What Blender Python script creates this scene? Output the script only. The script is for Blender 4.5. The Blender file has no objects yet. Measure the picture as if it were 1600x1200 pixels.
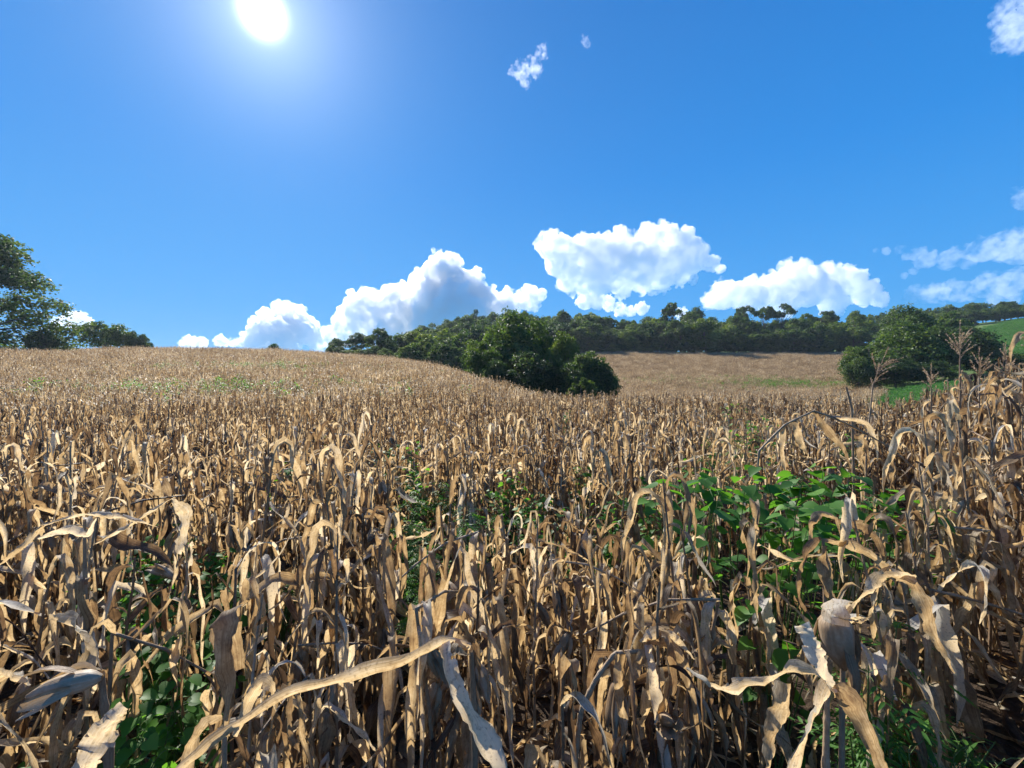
import bpy, bmesh, math, random
import numpy as np
from mathutils import Vector, noise as mnoise

SC = bpy.context.scene
COL = SC.collection
PI = math.pi
F = 671.0            # focal length in photograph pixels (photo 1600 px wide)
EYE = 2.4            # camera height

# ------------------------------------------------------------------ camera
cam_d = bpy.data.cameras.new('camera'); cam = bpy.data.objects.new('camera', cam_d); COL.objects.link(cam)
cam.location = (0, 0, EYE); cam.rotation_euler = (math.radians(90), 0, 0)
cam_d.sensor_width = 36; cam_d.lens = 36 * F / 1600
cam_d.clip_start = 0.05; cam_d.clip_end = 30000
SC.camera = cam

# ------------------------------------------------------------------ sky, sun, exposure
SUN = Vector((-0.581, 1, 0.864)).normalized()
SUN_EL = math.asin(SUN.z); SUN_AZ = math.atan2(SUN.x, SUN.y)
SC.view_settings.view_transform = 'Standard'; SC.view_settings.look = 'None'
SC.view_settings.exposure = 0.95; SC.view_settings.gamma = 1
SC.cycles.use_denoising = True
SC.cycles.max_bounces = 16; SC.cycles.transmission_bounces = 6; SC.cycles.diffuse_bounces = 4
SC.cycles.volume_bounces = 14; SC.cycles.volume_step_rate = .1; SC.cycles.volume_max_steps = 256; SC.cycles.transparent_max_bounces = 8

w = bpy.data.worlds.new('World'); SC.world = w; w.use_nodes = True
nt = w.node_tree; nt.nodes.clear()
def N(tree, t, **kw):
    n = tree.nodes.new(t)
    for k, v in kw.items(): setattr(n, k, v)
    return n
def L(tree, a, b): tree.links.new(a, b)
sky = N(nt, 'ShaderNodeTexSky', sky_type='NISHITA', sun_disc=False, sun_elevation=SUN_EL, sun_rotation=SUN_AZ)
sky.altitude = 400; sky.air_density = 1.0; sky.dust_density = 0.1; sky.ozone_density = 2.0
tc = N(nt, 'ShaderNodeTexCoord')
sep = N(nt, 'ShaderNodeSeparateXYZ'); L(nt, tc.outputs['Generated'], sep.inputs[0])
grad = N(nt, 'ShaderNodeValToRGB'); L(nt, sep.outputs['Z'], grad.inputs[0])      # clear blue air, paler towards the horizon
_st = [(0.0, (.042, .225, .47)), (0.2, (.028, .19, .465)), (0.42, (.009, .138, .41)), (0.7, (.004, .094, .32)), (1.0, (.003, .065, .25))]
while len(grad.color_ramp.elements) < len(_st): grad.color_ramp.elements.new(.5)
for k, (p_, c_) in enumerate(_st): grad.color_ramp.elements[k].position = p_; grad.color_ramp.elements[k].color = (*c_, 1)
skm = N(nt, 'ShaderNodeVectorMath', operation='SCALE'); L(nt, sky.outputs[0], skm.inputs[0]); skm.inputs['Scale'].default_value = 0.08
mxs = N(nt, 'ShaderNodeMix', data_type='RGBA'); mxs.inputs[0].default_value = 0.03
L(nt, grad.outputs[0], mxs.inputs[6]); L(nt, skm.outputs[0], mxs.inputs[7])
bg = N(nt, 'ShaderNodeBackground'); bg.inputs['Strength'].default_value = 1.0
L(nt, mxs.outputs[2], bg.inputs['Color'])
# the sun itself and its aureole: bright air round the sun's direction
dot = N(nt, 'ShaderNodeVectorMath', operation='DOT_PRODUCT'); dot.inputs[1].default_value = SUN
L(nt, tc.outputs['Generated'], dot.inputs[0])
ac = N(nt, 'ShaderNodeMath', operation='ARCCOSINE'); L(nt, dot.outputs['Value'], ac.inputs[0])
def expo(scale, amp, power=1.0):
    a = N(nt, 'ShaderNodeMath', operation='DIVIDE'); L(nt, ac.outputs[0], a.inputs[0]); a.inputs[1].default_value = scale
    p = N(nt, 'ShaderNodeMath', operation='POWER'); L(nt, a.outputs[0], p.inputs[0]); p.inputs[1].default_value = power
    m = N(nt, 'ShaderNodeMath', operation='MULTIPLY'); L(nt, p.outputs[0], m.inputs[0]); m.inputs[1].default_value = -1
    e = N(nt, 'ShaderNodeMath', operation='EXPONENT'); L(nt, m.outputs[0], e.inputs[0])
    g = N(nt, 'ShaderNodeMath', operation='MULTIPLY'); L(nt, e.outputs[0], g.inputs[0]); g.inputs[1].default_value = amp
    return g
add = N(nt, 'ShaderNodeMath', operation='ADD')
L(nt, expo(0.0215, 3.2, 2.0).outputs[0], add.inputs[0]); L(nt, expo(0.08, 0.40, 1.0).outputs[0], add.inputs[1])
bg2 = N(nt, 'ShaderNodeBackground'); bg2.inputs['Color'].default_value = (0.95, 0.98, 1.0, 1)
L(nt, add.outputs[0], bg2.inputs['Strength'])
sm = N(nt, 'ShaderNodeAddShader'); L(nt, bg.outputs[0], sm.inputs[0]); L(nt, bg2.outputs[0], sm.inputs[1])
bg3 = N(nt, 'ShaderNodeBackground'); bg3.inputs['Color'].default_value = (0.58, 0.8, 0.92, 1)
L(nt, expo(0.34, 0.085, 1.0).outputs[0], bg3.inputs['Strength'])
sm2 = N(nt, 'ShaderNodeAddShader'); L(nt, sm.outputs[0], sm2.inputs[0]); L(nt, bg3.outputs[0], sm2.inputs[1])
wo = N(nt, 'ShaderNodeOutputWorld'); L(nt, sm2.outputs[0], wo.inputs['Surface'])

sun_d = bpy.data.lights.new('sun', 'SUN'); sun = bpy.data.objects.new('sun', sun_d); COL.objects.link(sun)
sun_d.energy = 4.6; sun_d.angle = math.radians(0.53); sun_d.color = (1.0, 0.94, 0.85)
sun.rotation_euler = SUN.to_track_quat('Z', 'Y').to_euler(); sun.location = (-60, 100, 90)

# ------------------------------------------------------------------ helpers
def P(px, py, Y): return Vector(((px - 800) / F * Y, Y, EYE + (600 - py) / F * Y))
def link(name, me, mat=None, parent=None):
    o = bpy.data.objects.new(name, me); COL.objects.link(o)
    if mat is not None and me is not None and not me.materials: me.materials.append(mat)
    if parent is not None: o.parent = parent
    return o
def tag(o, label, cat=None, group=None, kind=None):
    o['label'] = label
    if cat: o['category'] = cat
    if group: o['group'] = group
    if kind: o['kind'] = kind
    return o
def thing(name, loc, label, cat, group=None, rz=0.0, sc=1.0):
    o = bpy.data.objects.new(name, None); COL.objects.link(o); o.empty_display_size = 0.1
    o.location = loc; o.rotation_euler = (0, 0, rz); o.scale = (sc, sc, sc) if not isinstance(sc, tuple) else sc
    return tag(o, label, cat, group)

class MB:
    """Collects vertices, faces, a tint per vertex and uv per vertex; builds one mesh."""
    def __init__(s): s.v = []; s.f = []; s.t = []; s.uv = []; s.n = 0
    def add(s, v, f, tint=0.5, uv=None):
        v = np.asarray(v, float); f = np.asarray(f, int)
        s.v.append(v); s.f.append(f + s.n)
        s.t.append(np.full(len(v), tint) if np.isscalar(tint) else np.asarray(tint, float))
        s.uv.append(np.zeros((len(v), 2)) if uv is None else np.asarray(uv, float)); s.n += len(v)
    def join(s, o):
        for v, f, t, u in zip(o.v, o.f, o.t, o.uv): s.v.append(v); s.t.append(t); s.uv.append(u)
        for f in o.f: s.f.append(f + s.n)
        s.n += o.n
    def mesh(s, name, mat=None, smooth=True):
        V = np.concatenate(s.v); T = np.concatenate(s.t); U = np.concatenate(s.uv)
        q = [f for f in s.f if f.shape[1] == 4]; tr = [f for f in s.f if f.shape[1] == 3]
        loops = np.concatenate([x.ravel() for x in q] + [x.ravel() for x in tr])
        nq = sum(len(x) for x in q); ntr = sum(len(x) for x in tr)
        me = bpy.data.meshes.new(name)
        me.vertices.add(len(V)); me.vertices.foreach_set('co', V.ravel().astype(np.float32))
        me.loops.add(len(loops)); me.loops.foreach_set('vertex_index', loops.astype(np.int32))
        st = np.concatenate([np.arange(nq) * 4, nq * 4 + np.arange(ntr) * 3])
        me.polygons.add(nq + ntr); me.polygons.foreach_set('loop_start', st.astype(np.int32))
        me.polygons.foreach_set('use_smooth', np.full(nq + ntr, smooth))
        me.update(calc_edges=True)
        a = me.attributes.new('tint', 'FLOAT', 'POINT'); a.data.foreach_set('value', T.astype(np.float32))
        ul = me.uv_layers.new(name='UVMap'); ul.data.foreach_set('uv', U[loops].ravel().astype(np.float32))
        if mat: me.materials.append(mat)
        return me

def grid_faces(nr, nc, wrap=False):
    out = []
    for i in range(nr - 1):
        for j in range(nc if wrap else nc - 1):
            k = (j + 1) % nc
            out.append((i * nc + j, i * nc + k, (i + 1) * nc + k, (i + 1) * nc + j))
    return np.array(out)

def catmull(pts, n):
    p = np.array(pts, float)
    p = np.vstack([2 * p[0] - p[1], p, 2 * p[-1] - p[-2]])
    m = len(p) - 3; out = []
    for k in range(n):
        t = k / (n - 1) * m; i = min(int(t), m - 1); t -= i
        a, b, c, d = p[i:i + 4]
        out.append(0.5 * (2 * b + (c - a) * t + (2 * a - 5 * b + 4 * c - d) * t * t + (3 * b - a - 3 * c + d) * t ** 3))
    return np.array(out)

def tube(mb, path, radii, ns=7, tint=0.5, cap=True):
    path = np.asarray(path, float); n = len(path); radii = np.broadcast_to(np.asarray(radii, float), (n,))
    T = np.gradient(path, axis=0); T /= np.linalg.norm(T, axis=1, keepdims=True) + 1e-9
    ref = np.array([1.0, 0.13, 0.05]); V = []
    for i in range(n):
        s = np.cross(T[i], ref); s /= np.linalg.norm(s) + 1e-9; b = np.cross(T[i], s)
        for j in range(ns):
            a = 2 * PI * j / ns
            V.append(path[i] + radii[i] * (math.cos(a) * s + math.sin(a) * b))
    uv = [(j / ns, i * 0.2) for i in range(n) for j in range(ns)]
    mb.add(V, grid_faces(n, ns, True), tint, uv)

def ribbon(mb, path, width, twist, curl, rng, na=5, tint=0.5, wave=0.006, side0=None):
    """A leaf blade swept along a path: width, twist and rolled-in edges per station."""
    path = np.asarray(path, float); n = len(path)
    T = np.gradient(path, axis=0); T /= np.linalg.norm(T, axis=1, keepdims=True) + 1e-9
    s = np.cross(T[0], (0, 0, 1)) if side0 is None else np.asarray(side0, float)
    if np.linalg.norm(s) < 1e-3: s = np.array([1.0, 0, 0])
    ph = rng.random() * 6; ph2 = rng.random() * 6; fr = rng.uniform(14, 30)
    V = []; UV = []; ln = 0
    for i in range(n):
        s = s - T[i] * np.dot(s, T[i]); s /= np.linalg.norm(s) + 1e-9      # parallel transport
        nrm = np.cross(s, T[i])
        c, d = math.cos(twist[i]), math.sin(twist[i])
        S = c * s + d * nrm; Nn = -d * s + c * nrm
        if i: ln += np.linalg.norm(path[i] - path[i - 1])
        al = max(curl[i], 0.05); R = width[i] / (2 * al)
        for j in range(na):
            q = -1 + 2 * j / (na - 1)
            x = R * math.sin(al * q); h = R * (1 - math.cos(al * q))
            if na > 4:
                if abs(q) > .9: x *= rng.uniform(.82, 1.05)
                if abs(q) < .1: h -= .05 * width[i]
            h += wave * abs(q) * math.sin(fr * ln + ph + (1.7 if q > 0 else 0)) * min(1, width[i] / 0.04)
            h += wave * 0.5 * math.sin(fr * 1.9 * ln + ph2 + q * 2.0) * min(1, width[i] / 0.04)
            V.append(path[i] + S * x + Nn * h); UV.append((0.5 + q / 2, ln))
    fc = grid_faces(n, na)
    if na > 4 and n > 10:                            # tears along the margins
        drop = set()
        for _ in range(rng.choice([0, 1, 2, 3])):
            a = rng.randint(3, n - 3); e = rng.choice([0, na - 2])
            for i in range(a, min(n - 1, a + rng.randint(1, 3))): drop.add(i * (na - 1) + e)
        fc = np.array([f for k, f in enumerate(fc) if k not in drop])
    mb.add(V, fc, tint, UV)

# ------------------------------------------------------------------ materials
def new_mat(name):
    m = bpy.data.materials.new(name); m.use_nodes = True; m.node_tree.nodes.clear(); return m, m.node_tree
def ramp(t, stops, fac):
    r = N(t, 'ShaderNodeValToRGB'); e = r.color_ramp.elements
    while len(e) < len(stops): e.new(0.5)
    for k, (p, c) in enumerate(stops): e[k].position = p; e[k].color = (*c, 1)
    L(t, fac, r.inputs[0]); return r
def mixc(t, a, b, fac, mode='MIX'):
    m = N(t, 'ShaderNodeMix', data_type='RGBA', blend_type=mode)
    for sock, v in ((m.inputs[0], fac), (m.inputs[6], a), (m.inputs[7], b)):
        if hasattr(v, 'links'): L(t, v, sock)
        elif isinstance(v, tuple): sock.default_value = (*v, 1)
        else: sock.default_value = v
    return m.outputs[2]
def leafy(name, stops, trans, rough=0.5, spec=0.35, tr_gain=(1.15, 1.0, 0.75), streak=True, mottled=0.35):
    """Thin leaf tissue: reflects, and lets the light behind it through."""
    m, t = new_mat(name)
    at = N(t, 'ShaderNodeAttribute', attribute_name='tint')
    oi = N(t, 'ShaderNodeObjectInfo')
    ad = N(t, 'ShaderNodeMath', operation='MULTIPLY_ADD'); L(t, oi.outputs['Random'], ad.inputs[0]); ad.inputs[1].default_value = 0.36
    L(t, at.outputs['Fac'], ad.inputs[2])
    sb = N(t, 'ShaderNodeMath', operation='SUBTRACT'); L(t, ad.outputs[0], sb.inputs[0]); sb.inputs[1].default_value = 0.18
    fac = sb.outputs[0]
    if streak:
        uv = N(t, 'ShaderNodeUVMap'); mp = N(t, 'ShaderNodeMapping'); mp.inputs['Scale'].default_value = (16, 5, 1)
        L(t, uv.outputs[0], mp.inputs[0])
        nz = N(t, 'ShaderNodeTexNoise'); nz.inputs['Scale'].default_value = 1.0; nz.inputs['Detail'].default_value = 4
        L(t, mp.outputs[0], nz.inputs['Vector'])
        g = N(t, 'ShaderNodeNewGeometry')
        nz2 = N(t, 'ShaderNodeTexNoise'); nz2.inputs['Scale'].default_value = 14; nz2.inputs['Detail'].default_value = 5
        nz2.inputs['Roughness'].default_value = 0.65
        L(t, g.outputs['Position'], nz2.inputs['Vector'])
        a1 = N(t, 'ShaderNodeMath', operation='MULTIPLY_ADD'); L(t, nz.outputs[0], a1.inputs[0]); a1.inputs[1].default_value = 0.8; L(t, fac, a1.inputs[2])
        a2 = N(t, 'ShaderNodeMath', operation='MULTIPLY_ADD'); L(t, nz2.outputs[0], a2.inputs[0]); a2.inputs[1].default_value = 0.95; L(t, a1.outputs[0], a2.inputs[2])
        a3 = N(t, 'ShaderNodeMath', operation='SUBTRACT'); L(t, a2.outputs[0], a3.inputs[0]); a3.inputs[1].default_value = 0.875
        fac = a3.outputs[0]
    col = ramp(t, stops, fac).outputs[0]
    if streak:
        sp = N(t, 'ShaderNodeTexNoise'); sp.inputs['Scale'].default_value = 90; sp.inputs['Detail'].default_value = 3
        L(t, g.outputs['Position'], sp.inputs['Vector'])
        r2 = ramp(t, [(0.55, (0, 0, 0)), (0.72, (1, 1, 1))], sp.outputs[0])
        mu = N(t, 'ShaderNodeMath', operation='MULTIPLY'); L(t, r2.outputs[0], mu.inputs[0]); mu.inputs[1].default_value = mottled
        col = mixc(t, col, (0.10, 0.07, 0.05), mu.outputs[0])
    bs = N(t, 'ShaderNodeBsdfPrincipled'); bs.inputs['Roughness'].default_value = rough; bs.inputs['Specular IOR Level'].default_value = spec
    L(t, col, bs.inputs['Base Color'])
    if streak:
        bp = N(t, 'ShaderNodeBump'); bp.inputs['Strength'].default_value = 0.7; bp.inputs['Distance'].default_value = 0.006
        L(t, nz.outputs[0], bp.inputs['Height']); L(t, bp.outputs[0], bs.inputs['Normal'])
    tl = N(t, 'ShaderNodeBsdfTranslucent'); L(t, mixc(t, col, tr_gain, 1.0, 'MULTIPLY'), tl.inputs['Color'])
    mx = N(t, 'ShaderNodeMixShader'); mx.inputs[0].default_value = trans
    L(t, bs.outputs[0], mx.inputs[1]); L(t, tl.outputs[0], mx.inputs[2])
    o = N(t, 'ShaderNodeOutputMaterial'); L(t, mx.outputs[0], o.inputs['Surface'])
    return m

DRY = [(0.0, (0.065, 0.046, 0.034)), (0.24, (0.175, 0.122, 0.079)), (0.5, (0.35, 0.272, 0.172)), (0.74, (0.54, 0.465, 0.335)), (1.0, (0.70, 0.66, 0.58))]
M_leaf = leafy('dry_corn_leaf', DRY, 0.55, rough=0.5, spec=0.4, tr_gain=(1.30, 1.08, 0.74), mottled=.5)
M_stalk = leafy('dry_corn_stalk', [(0.0, (0.10, 0.062, 0.04)), (0.4, (0.28, 0.19, 0.12)), (0.75, (0.42, 0.31, 0.20)), (1.0, (0.52, 0.43, 0.33))], 0.15, rough=0.5)
M_husk = leafy('dry_corn_husk', [(0.0, (0.17, 0.11, 0.065)), (0.35, (0.34, 0.24, 0.145)), (0.7, (0.50, 0.41, 0.30)), (1.0, (0.64, 0.58, 0.49))], 0.22, rough=0.5, mottled=0.2)
M_tassel = leafy('dry_tassel', [(0.0, (0.30, 0.22, 0.14)), (1.0, (0.58, 0.48, 0.36))], 0.4, streak=False)
M_weed = leafy('weed_leaf', [(0.0, (0.04, 0.12, 0.022)), (0.45, (0.075, 0.2, 0.035)), (0.8, (0.12, 0.28, 0.045)), (1.0, (0.18, 0.34, 0.06))], 0.55, rough=0.5, spec=0.3, tr_gain=(1.6, 1.6, 0.6), streak=False)
M_weedstem = leafy('weed_stem', [(0.0, (0.06, 0.12, 0.03)), (1.0, (0.14, 0.2, 0.06))], 0.1, streak=False)
def tree_mat(name, s, tg=(1.4, 1.3, 0.6)): return leafy(name, s, 0.52, rough=0.5, spec=0.4, tr_gain=tg, streak=False)
M_crown = tree_mat('broadleaf_crown', [(0.0, (0.035, 0.075, 0.02)), (0.5, (0.085, 0.15, 0.036)), (1.0, (0.17, 0.225, 0.05))])
M_crown_light = tree_mat('light_crown', [(0.0, (0.04, 0.075, 0.02)), (0.5, (0.085, 0.145, 0.032)), (1.0, (0.15, 0.2, 0.045))])
M_crown_dark = tree_mat('dark_crown', [(0.0, (0.026, 0.055, 0.022)), (0.5, (0.058, 0.11, 0.036)), (1.0, (0.11, 0.165, 0.046))])
M_soy = tree_mat('soybean_leaf', [(0.0, (0.03, 0.10, 0.025)), (0.5, (0.05, 0.17, 0.04)), (1.0, (0.09, 0.24, 0.055))])

def bark_mat():
    m, t = new_mat('bark'); g = N(t, 'ShaderNodeNewGeometry')
    nz = N(t, 'ShaderNodeTexNoise'); nz.inputs['Scale'].default_value = 3; nz.inputs['Detail'].default_value = 6
    mp = N(t, 'ShaderNodeMapping'); mp.inputs['Scale'].default_value = (3, 3, 0.6)
    L(t, g.outputs['Position'], mp.inputs[0]); L(t, mp.outputs[0], nz.inputs['Vector'])
    bs = N(t, 'ShaderNodeBsdfPrincipled'); bs.inputs['Roughness'].default_value = 0.85
    L(t, ramp(t, [(0.3, (0.05, 0.04, 0.03)), (0.7, (0.17, 0.14, 0.11))], nz.outputs[0]).outputs[0], bs.inputs['Base Color'])
    bp = N(t, 'ShaderNodeBump'); bp.inputs['Strength'].default_value = 0.6; L(t, nz.outputs[0], bp.inputs['Height']); L(t, bp.outputs[0], bs.inputs['Normal'])
    o = N(t, 'ShaderNodeOutputMaterial'); L(t, bs.outputs[0], o.inputs['Surface']); return m
M_bark = bark_mat()

def ground_mat():
    m, t = new_mat('field_soil'); g = N(t, 'ShaderNodeNewGeometry')
    def nz(s, d=5, r=0.6):
        n = N(t, 'ShaderNodeTexNoise'); n.inputs['Scale'].default_value = s; n.inputs['Detail'].default_value = d; n.inputs['Roughness'].default_value = r
        L(t, g.outputs['Position'], n.inputs['Vector']); return n.outputs[0]
    n1, n2, n3 = nz(1.3), nz(22, 6, 0.7), nz(0.08, 4)
    soil = ramp(t, [(0.3, (0.035, 0.024, 0.017)), (0.55, (0.075, 0.052, 0.036)), (0.75, (0.15, 0.105, 0.07))], n2).outputs[0]
    soil = mixc(t, soil, (0.25, 0.17, 0.095), ramp(t, [(0.5, (0, 0, 0)), (0.75, (0.6, 0.6, 0.6))], n1).outputs[0])
    grs = ramp(t, [(0.3, (0.05, 0.09, 0.025)), (0.7, (0.13, 0.19, 0.055))], n3).outputs[0]
    at = N(t, 'ShaderNodeAttribute', attribute_name='grassy')
    bs = N(t, 'ShaderNodeBsdfPrincipled'); bs.inputs['Roughness'].default_value = 0.95; bs.inputs['Specular IOR Level'].default_value = 0.15
    L(t, mixc(t, soil, grs, at.outputs['Fac']), bs.inputs['Base Color'])
    bp = N(t, 'ShaderNodeBump'); bp.inputs['Strength'].default_value = 1.0; bp.inputs['Distance'].default_value = 0.06
    L(t, n2, bp.inputs['Height']); L(t, bp.outputs[0], bs.inputs['Normal'])
    o = N(t, 'ShaderNodeOutputMaterial'); L(t, bs.outputs[0], o.inputs['Surface']); return m

# ------------------------------------------------------------------ terrain
TAB = {   # for each direction (photo column): distance -> ground height
 -100: [(0, 0), (10, 0), (15, -.1), (30, .9), (45, 2.6), (60, 5.0), (72, 7.0), (80, 7.6), (100, 7.6), (130, 7), (200, 5), (500, 0), (3000, 0)],
 200: [(0, 0), (10, 0), (15, -.2), (30, .7), (45, 2.2), (60, 4.1), (80, 6.9), (95, 9.05), (105, 10.), (120, 10.3), (130, 10.3), (200, 6), (500, 0), (3000, 0)],
 430: [(0, 0), (10, 0), (15, -.2), (30, .65), (45, 2.1), (60, 3.9), (80, 6.6), (95, 8.7), (105, 9.6), (130, 9.8), (200, 6), (500, 0), (3000, 0)],
 560: [(0, 0), (10, 0), (15, -.1), (30, .6), (45, 2.), (60, 3.65), (80, 5.95), (100, 8.), (110, 8.4), (125, 9), (150, 14.6), (180, 17.5), (260, 18), (500, 10), (3000, 0)],
 640: [(0, 0), (15, -.1), (30, .6), (45, 1.9), (60, 3.4), (80, 5.4), (90, 6.2), (100, 6.5), (120, 6.5), (150, 11.5), (180, 15), (200, 16), (260, 24), (330, 20), (500, 10), (3000, 0)],
 700: [(0, 0), (15, 0), (30, .57), (45, 1.84), (60, 3.2), (80, 4.9), (90, 5.), (100, 4.6), (130, 4), (160, 8), (200, 16), (260, 32), (330, 28), (500, 15), (3000, 0)],
 780: [(0, 0), (15, 0), (20, .05), (30, .25), (45, .8), (55, 1.1), (62, .9), (80, -1), (100, -2), (130, 0), (160, 5), (200, 15), (260, 35), (330, 30), (500, 20), (3000, 0)],
 900: [(0, 0), (15, -.05), (20, 0), (25, .02), (35, -.2), (50, -1.8), (65, -3), (80, -3), (100, -1), (130, 3), (160, 8.4), (200, 16.3), (230, 19), (260, 26), (330, 30), (500, 30), (3000, 0)],
 1000: [(0, 0), (15, 0), (20, .1), (25, .15), (35, -.05), (50, -1.2), (65, -2), (80, -1.6), (100, -.1), (130, 3.6), (160, 8.6), (200, 16.5), (230, 19), (330, 27), (500, 30), (3000, 0)],
 1330: [(0, 0), (15, -.02), (20, 0), (25, .02), (35, -.2), (50, -1.2), (65, -2), (80, -1.4), (100, 0), (130, 3.7), (160, 8.6), (200, 16.2), (230, 19), (330, 30), (500, 30), (3000, 0)],
 1450: [(0, 0), (3, .1), (5, .25), (10, .2), (16, .0), (22, -.2), (35, -.5), (50, -.2), (60, .5), (80, 2.0), (100, 2.7), (130, 6), (160, 12), (200, 20), (260, 34), (330, 48), (500, 55), (3000, 0)],
 1600: [(0, 0), (3, .35), (5, .8), (8, 1.05), (12, 1.15), (25, 1.3), (40, 1.1), (60, 1.5), (80, 3), (100, 5), (130, 9.5), (160, 17), (200, 27), (250, 42), (300, 48), (500, 60), (3000, 0)],
 1750: [(0, 0), (3, .4), (5, .95), (8, 1.25), (12, 1.4), (25, 1.6), (40, 1.6), (60, 2.5), (80, 5), (100, 8), (130, 14), (200, 33), (250, 47), (300, 52), (500, 64), (3000, 0)],
}
_cols = sorted(TAB); _cu = np.array([(c - 800) / F for c in _cols])
_S = np.linspace(0, math.log(3001), 260); _Y = np.exp(_S) - 1
_U = np.linspace(_cu[0], _cu[-1], 140)
_g = np.array([np.interp(_Y, [a for a, b in TAB[c]], [b for a, b in TAB[c]]) for c in _cols])
_G = np.array([np.interp(_U, _cu, _g[:, k]) for k in range(len(_Y))]).T          # [u, s]
def _blur(A, ax, r):
    P0 = np.pad(A, [(r, r) if a == ax else (0, 0) for a in range(2)], mode='edge')
    return sum(np.take(P0, range(k, k + A.shape[ax]), axis=ax) for k in range(2 * r + 1)) / (2 * r + 1)
for _ in range(2): _G = _blur(_G, 0, 3); _G = _blur(_G, 1, 2)
def ground(x, y):
    x = np.asarray(x, float); y = np.asarray(y, float)
    yy = np.maximum(y, 0); u = np.clip(x / np.maximum(yy, 1.5), _U[0], _U[-1])
    s = np.log1p(np.minimum(yy, 3000)); i = np.clip((u - _U[0]) / (_U[1] - _U[0]), 0, len(_U) - 1.001); j = np.clip(s / (_S[1] - _S[0]), 0, len(_S) - 1.001)
    a = i.astype(int); b = j.astype(int); p = i - a; q = j - b
    z = (_G[a, b] * (1 - p) * (1 - q) + _G[a + 1, b] * p * (1 - q) + _G[a, b + 1] * (1 - p) * q + _G[a + 1, b + 1] * p * q)
    return z + 0.03 * np.sin(x * 1.7 + y * 0.6) * np.sin(y * 1.3 - x * .4)
def gz(x, y): return float(ground(x, y))

def corn_mask(x, y):
    """Where maize is planted."""
    yy = np.maximum(y, 1e-3); u = x / yy; px = u * F + 800
    left = (px < 790) & (y < np.interp(px, [-400, -100, 0, 200, 430, 560, 640, 700, 760, 790], [95, 95, 98, 125, 128, 116, 105, 97, 70, 56]))
    midn = (px >= 780) & (px < 1330) & (y < 52)
    far = (px >= 830) & (px < np.interp(y, [60, 110, 160, 200], [1380, 1365, 1342, 1330])) & (y >= 70) & (y < 203)
    right = (px >= 1330) & (y < np.interp(px, [1330, 1360, 1500, 1560, 1700], [46, 20, 20, 34, 46]))
    return (left | midn | far | right) & (y > 0.3)
def soy_mask(x, y):
    yy = np.maximum(y, 1e-3); px = x / yy * F + 800
    strip = (px > 1345) & (px < 1530) & (y > 52) & (y < 88)
    slope = (px > 1478) & (px < 1900) & (y > 118) & (y < np.interp(px, [1478, 1540, 1600, 1900], [200, 232, 250, 270]))
    return strip | slope

def axis(fine0, fine1, step, lo, hi):
    a = np.arange(fine0, fine1 + step, step); l = []; r = []; d = step
    x = fine0
    while x > lo: d *= 1.25; x -= d; l.append(x)
    d = step; x = a[-1]
    while x < hi: d *= 1.25; x += d; r.append(x)
    return np.concatenate([l[::-1], a, r])
gx, gy = axis(-170, 320, 2.2, -1100, 1300), axis(-8, 300, 1.6, -500, 1300)
XX, YY = np.meshgrid(gx, gy)
ZZ = ground(XX, YY)
mb = MB(); mb.add(np.stack([XX.ravel(), YY.ravel(), ZZ.ravel()], 1), grid_faces(len(gy), len(gx)))
me = mb.mesh('field_ground')
gr = np.clip(1.0 - corn_mask(XX, YY) * 1.0 - (YY < 3), 0, 1)
a = me.attributes.new('grassy', 'FLOAT', 'POINT'); a.data.foreach_set('value', gr.ravel().astype(np.float32))
go = link('field_ground', me, ground_mat()); go['kind'] = 'structure'
go['label'] = 'brown soil of the rolling farmland'

# ------------------------------------------------------------------ maize plants
def dry_leaf(rng, base, az, length, width, lod, up=None, side_lean=None):
    """One dead leaf: rises from its sheath, folds over and hangs, rolled and twisted."""
    n = 20 if lod == 0 else (8 if lod == 1 else 5)
    e0 = rng.uniform(35, 75) if up is None else up
    e1 = rng.uniform(-97, -74) if rng.random() < 0.8 else rng.uniform(-65, -10)
    fold = rng.choice([0.05, 0.08, 0.1, 0.13, 0.18, 0.26, 0.34]) if up is None else rng.uniform(0.25, 0.5)
    k = rng.choice([0.006, 0.01, 0.016, 0.03, 0.06])
    sw = rng.uniform(-0.9, 0.9); th = az; p = np.array(base, float); path = [p.copy()]
    ds = length / (n - 1); wob = rng.uniform(0, 6)
    for i in range(1, n):
        s = (i - 0.5) / (n - 1)
        e = e0 + (e1 - e0) / (1 + math.exp(-(s - fold) / k)) + 13 * math.sin(s * 9 + wob) * min(1, s * 2.5)
        th = az + sw * s + 0.25 * math.sin(s * 7 + wob * 2)
        er = math.radians(e)
        p = p + ds * np.array([math.cos(er) * math.cos(th), math.cos(er) * math.sin(th), math.sin(er)]); path.append(p.copy())
    path = np.array(path); path[:, 2] = np.maximum(path[:, 2], 0.02)
    s = np.linspace(0, 1, n)
    wd = width * np.interp(s, [0, .1, .3, .55, .8, .93, 1], [.55, .75, 1, .95, .68, .35, .06 if rng.random() < .8 else .3])
    wd = wd * (1 + 0.12 * np.sin(s * 11 + wob))
    tw = rng.uniform(-2.6, 2.6) * s ** 1.3 + 0.3 * np.sin(s * 8 + wob)
    c0, c1 = rng.uniform(0.5, 1.4), rng.choice([0.5, 0.9, 1.4, 2.0, 2.6])
    cu = c0 + (c1 - c0) * s
    b = MB(); ribbon(b, path, wd, tw, cu, rng, 5 if lod == 0 else (3 if lod == 1 else 2), float(np.clip(rng.gauss(0.5, 0.24), 0, 1)), 0.010 if lod == 0 else 0.004)
    return b

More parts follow.
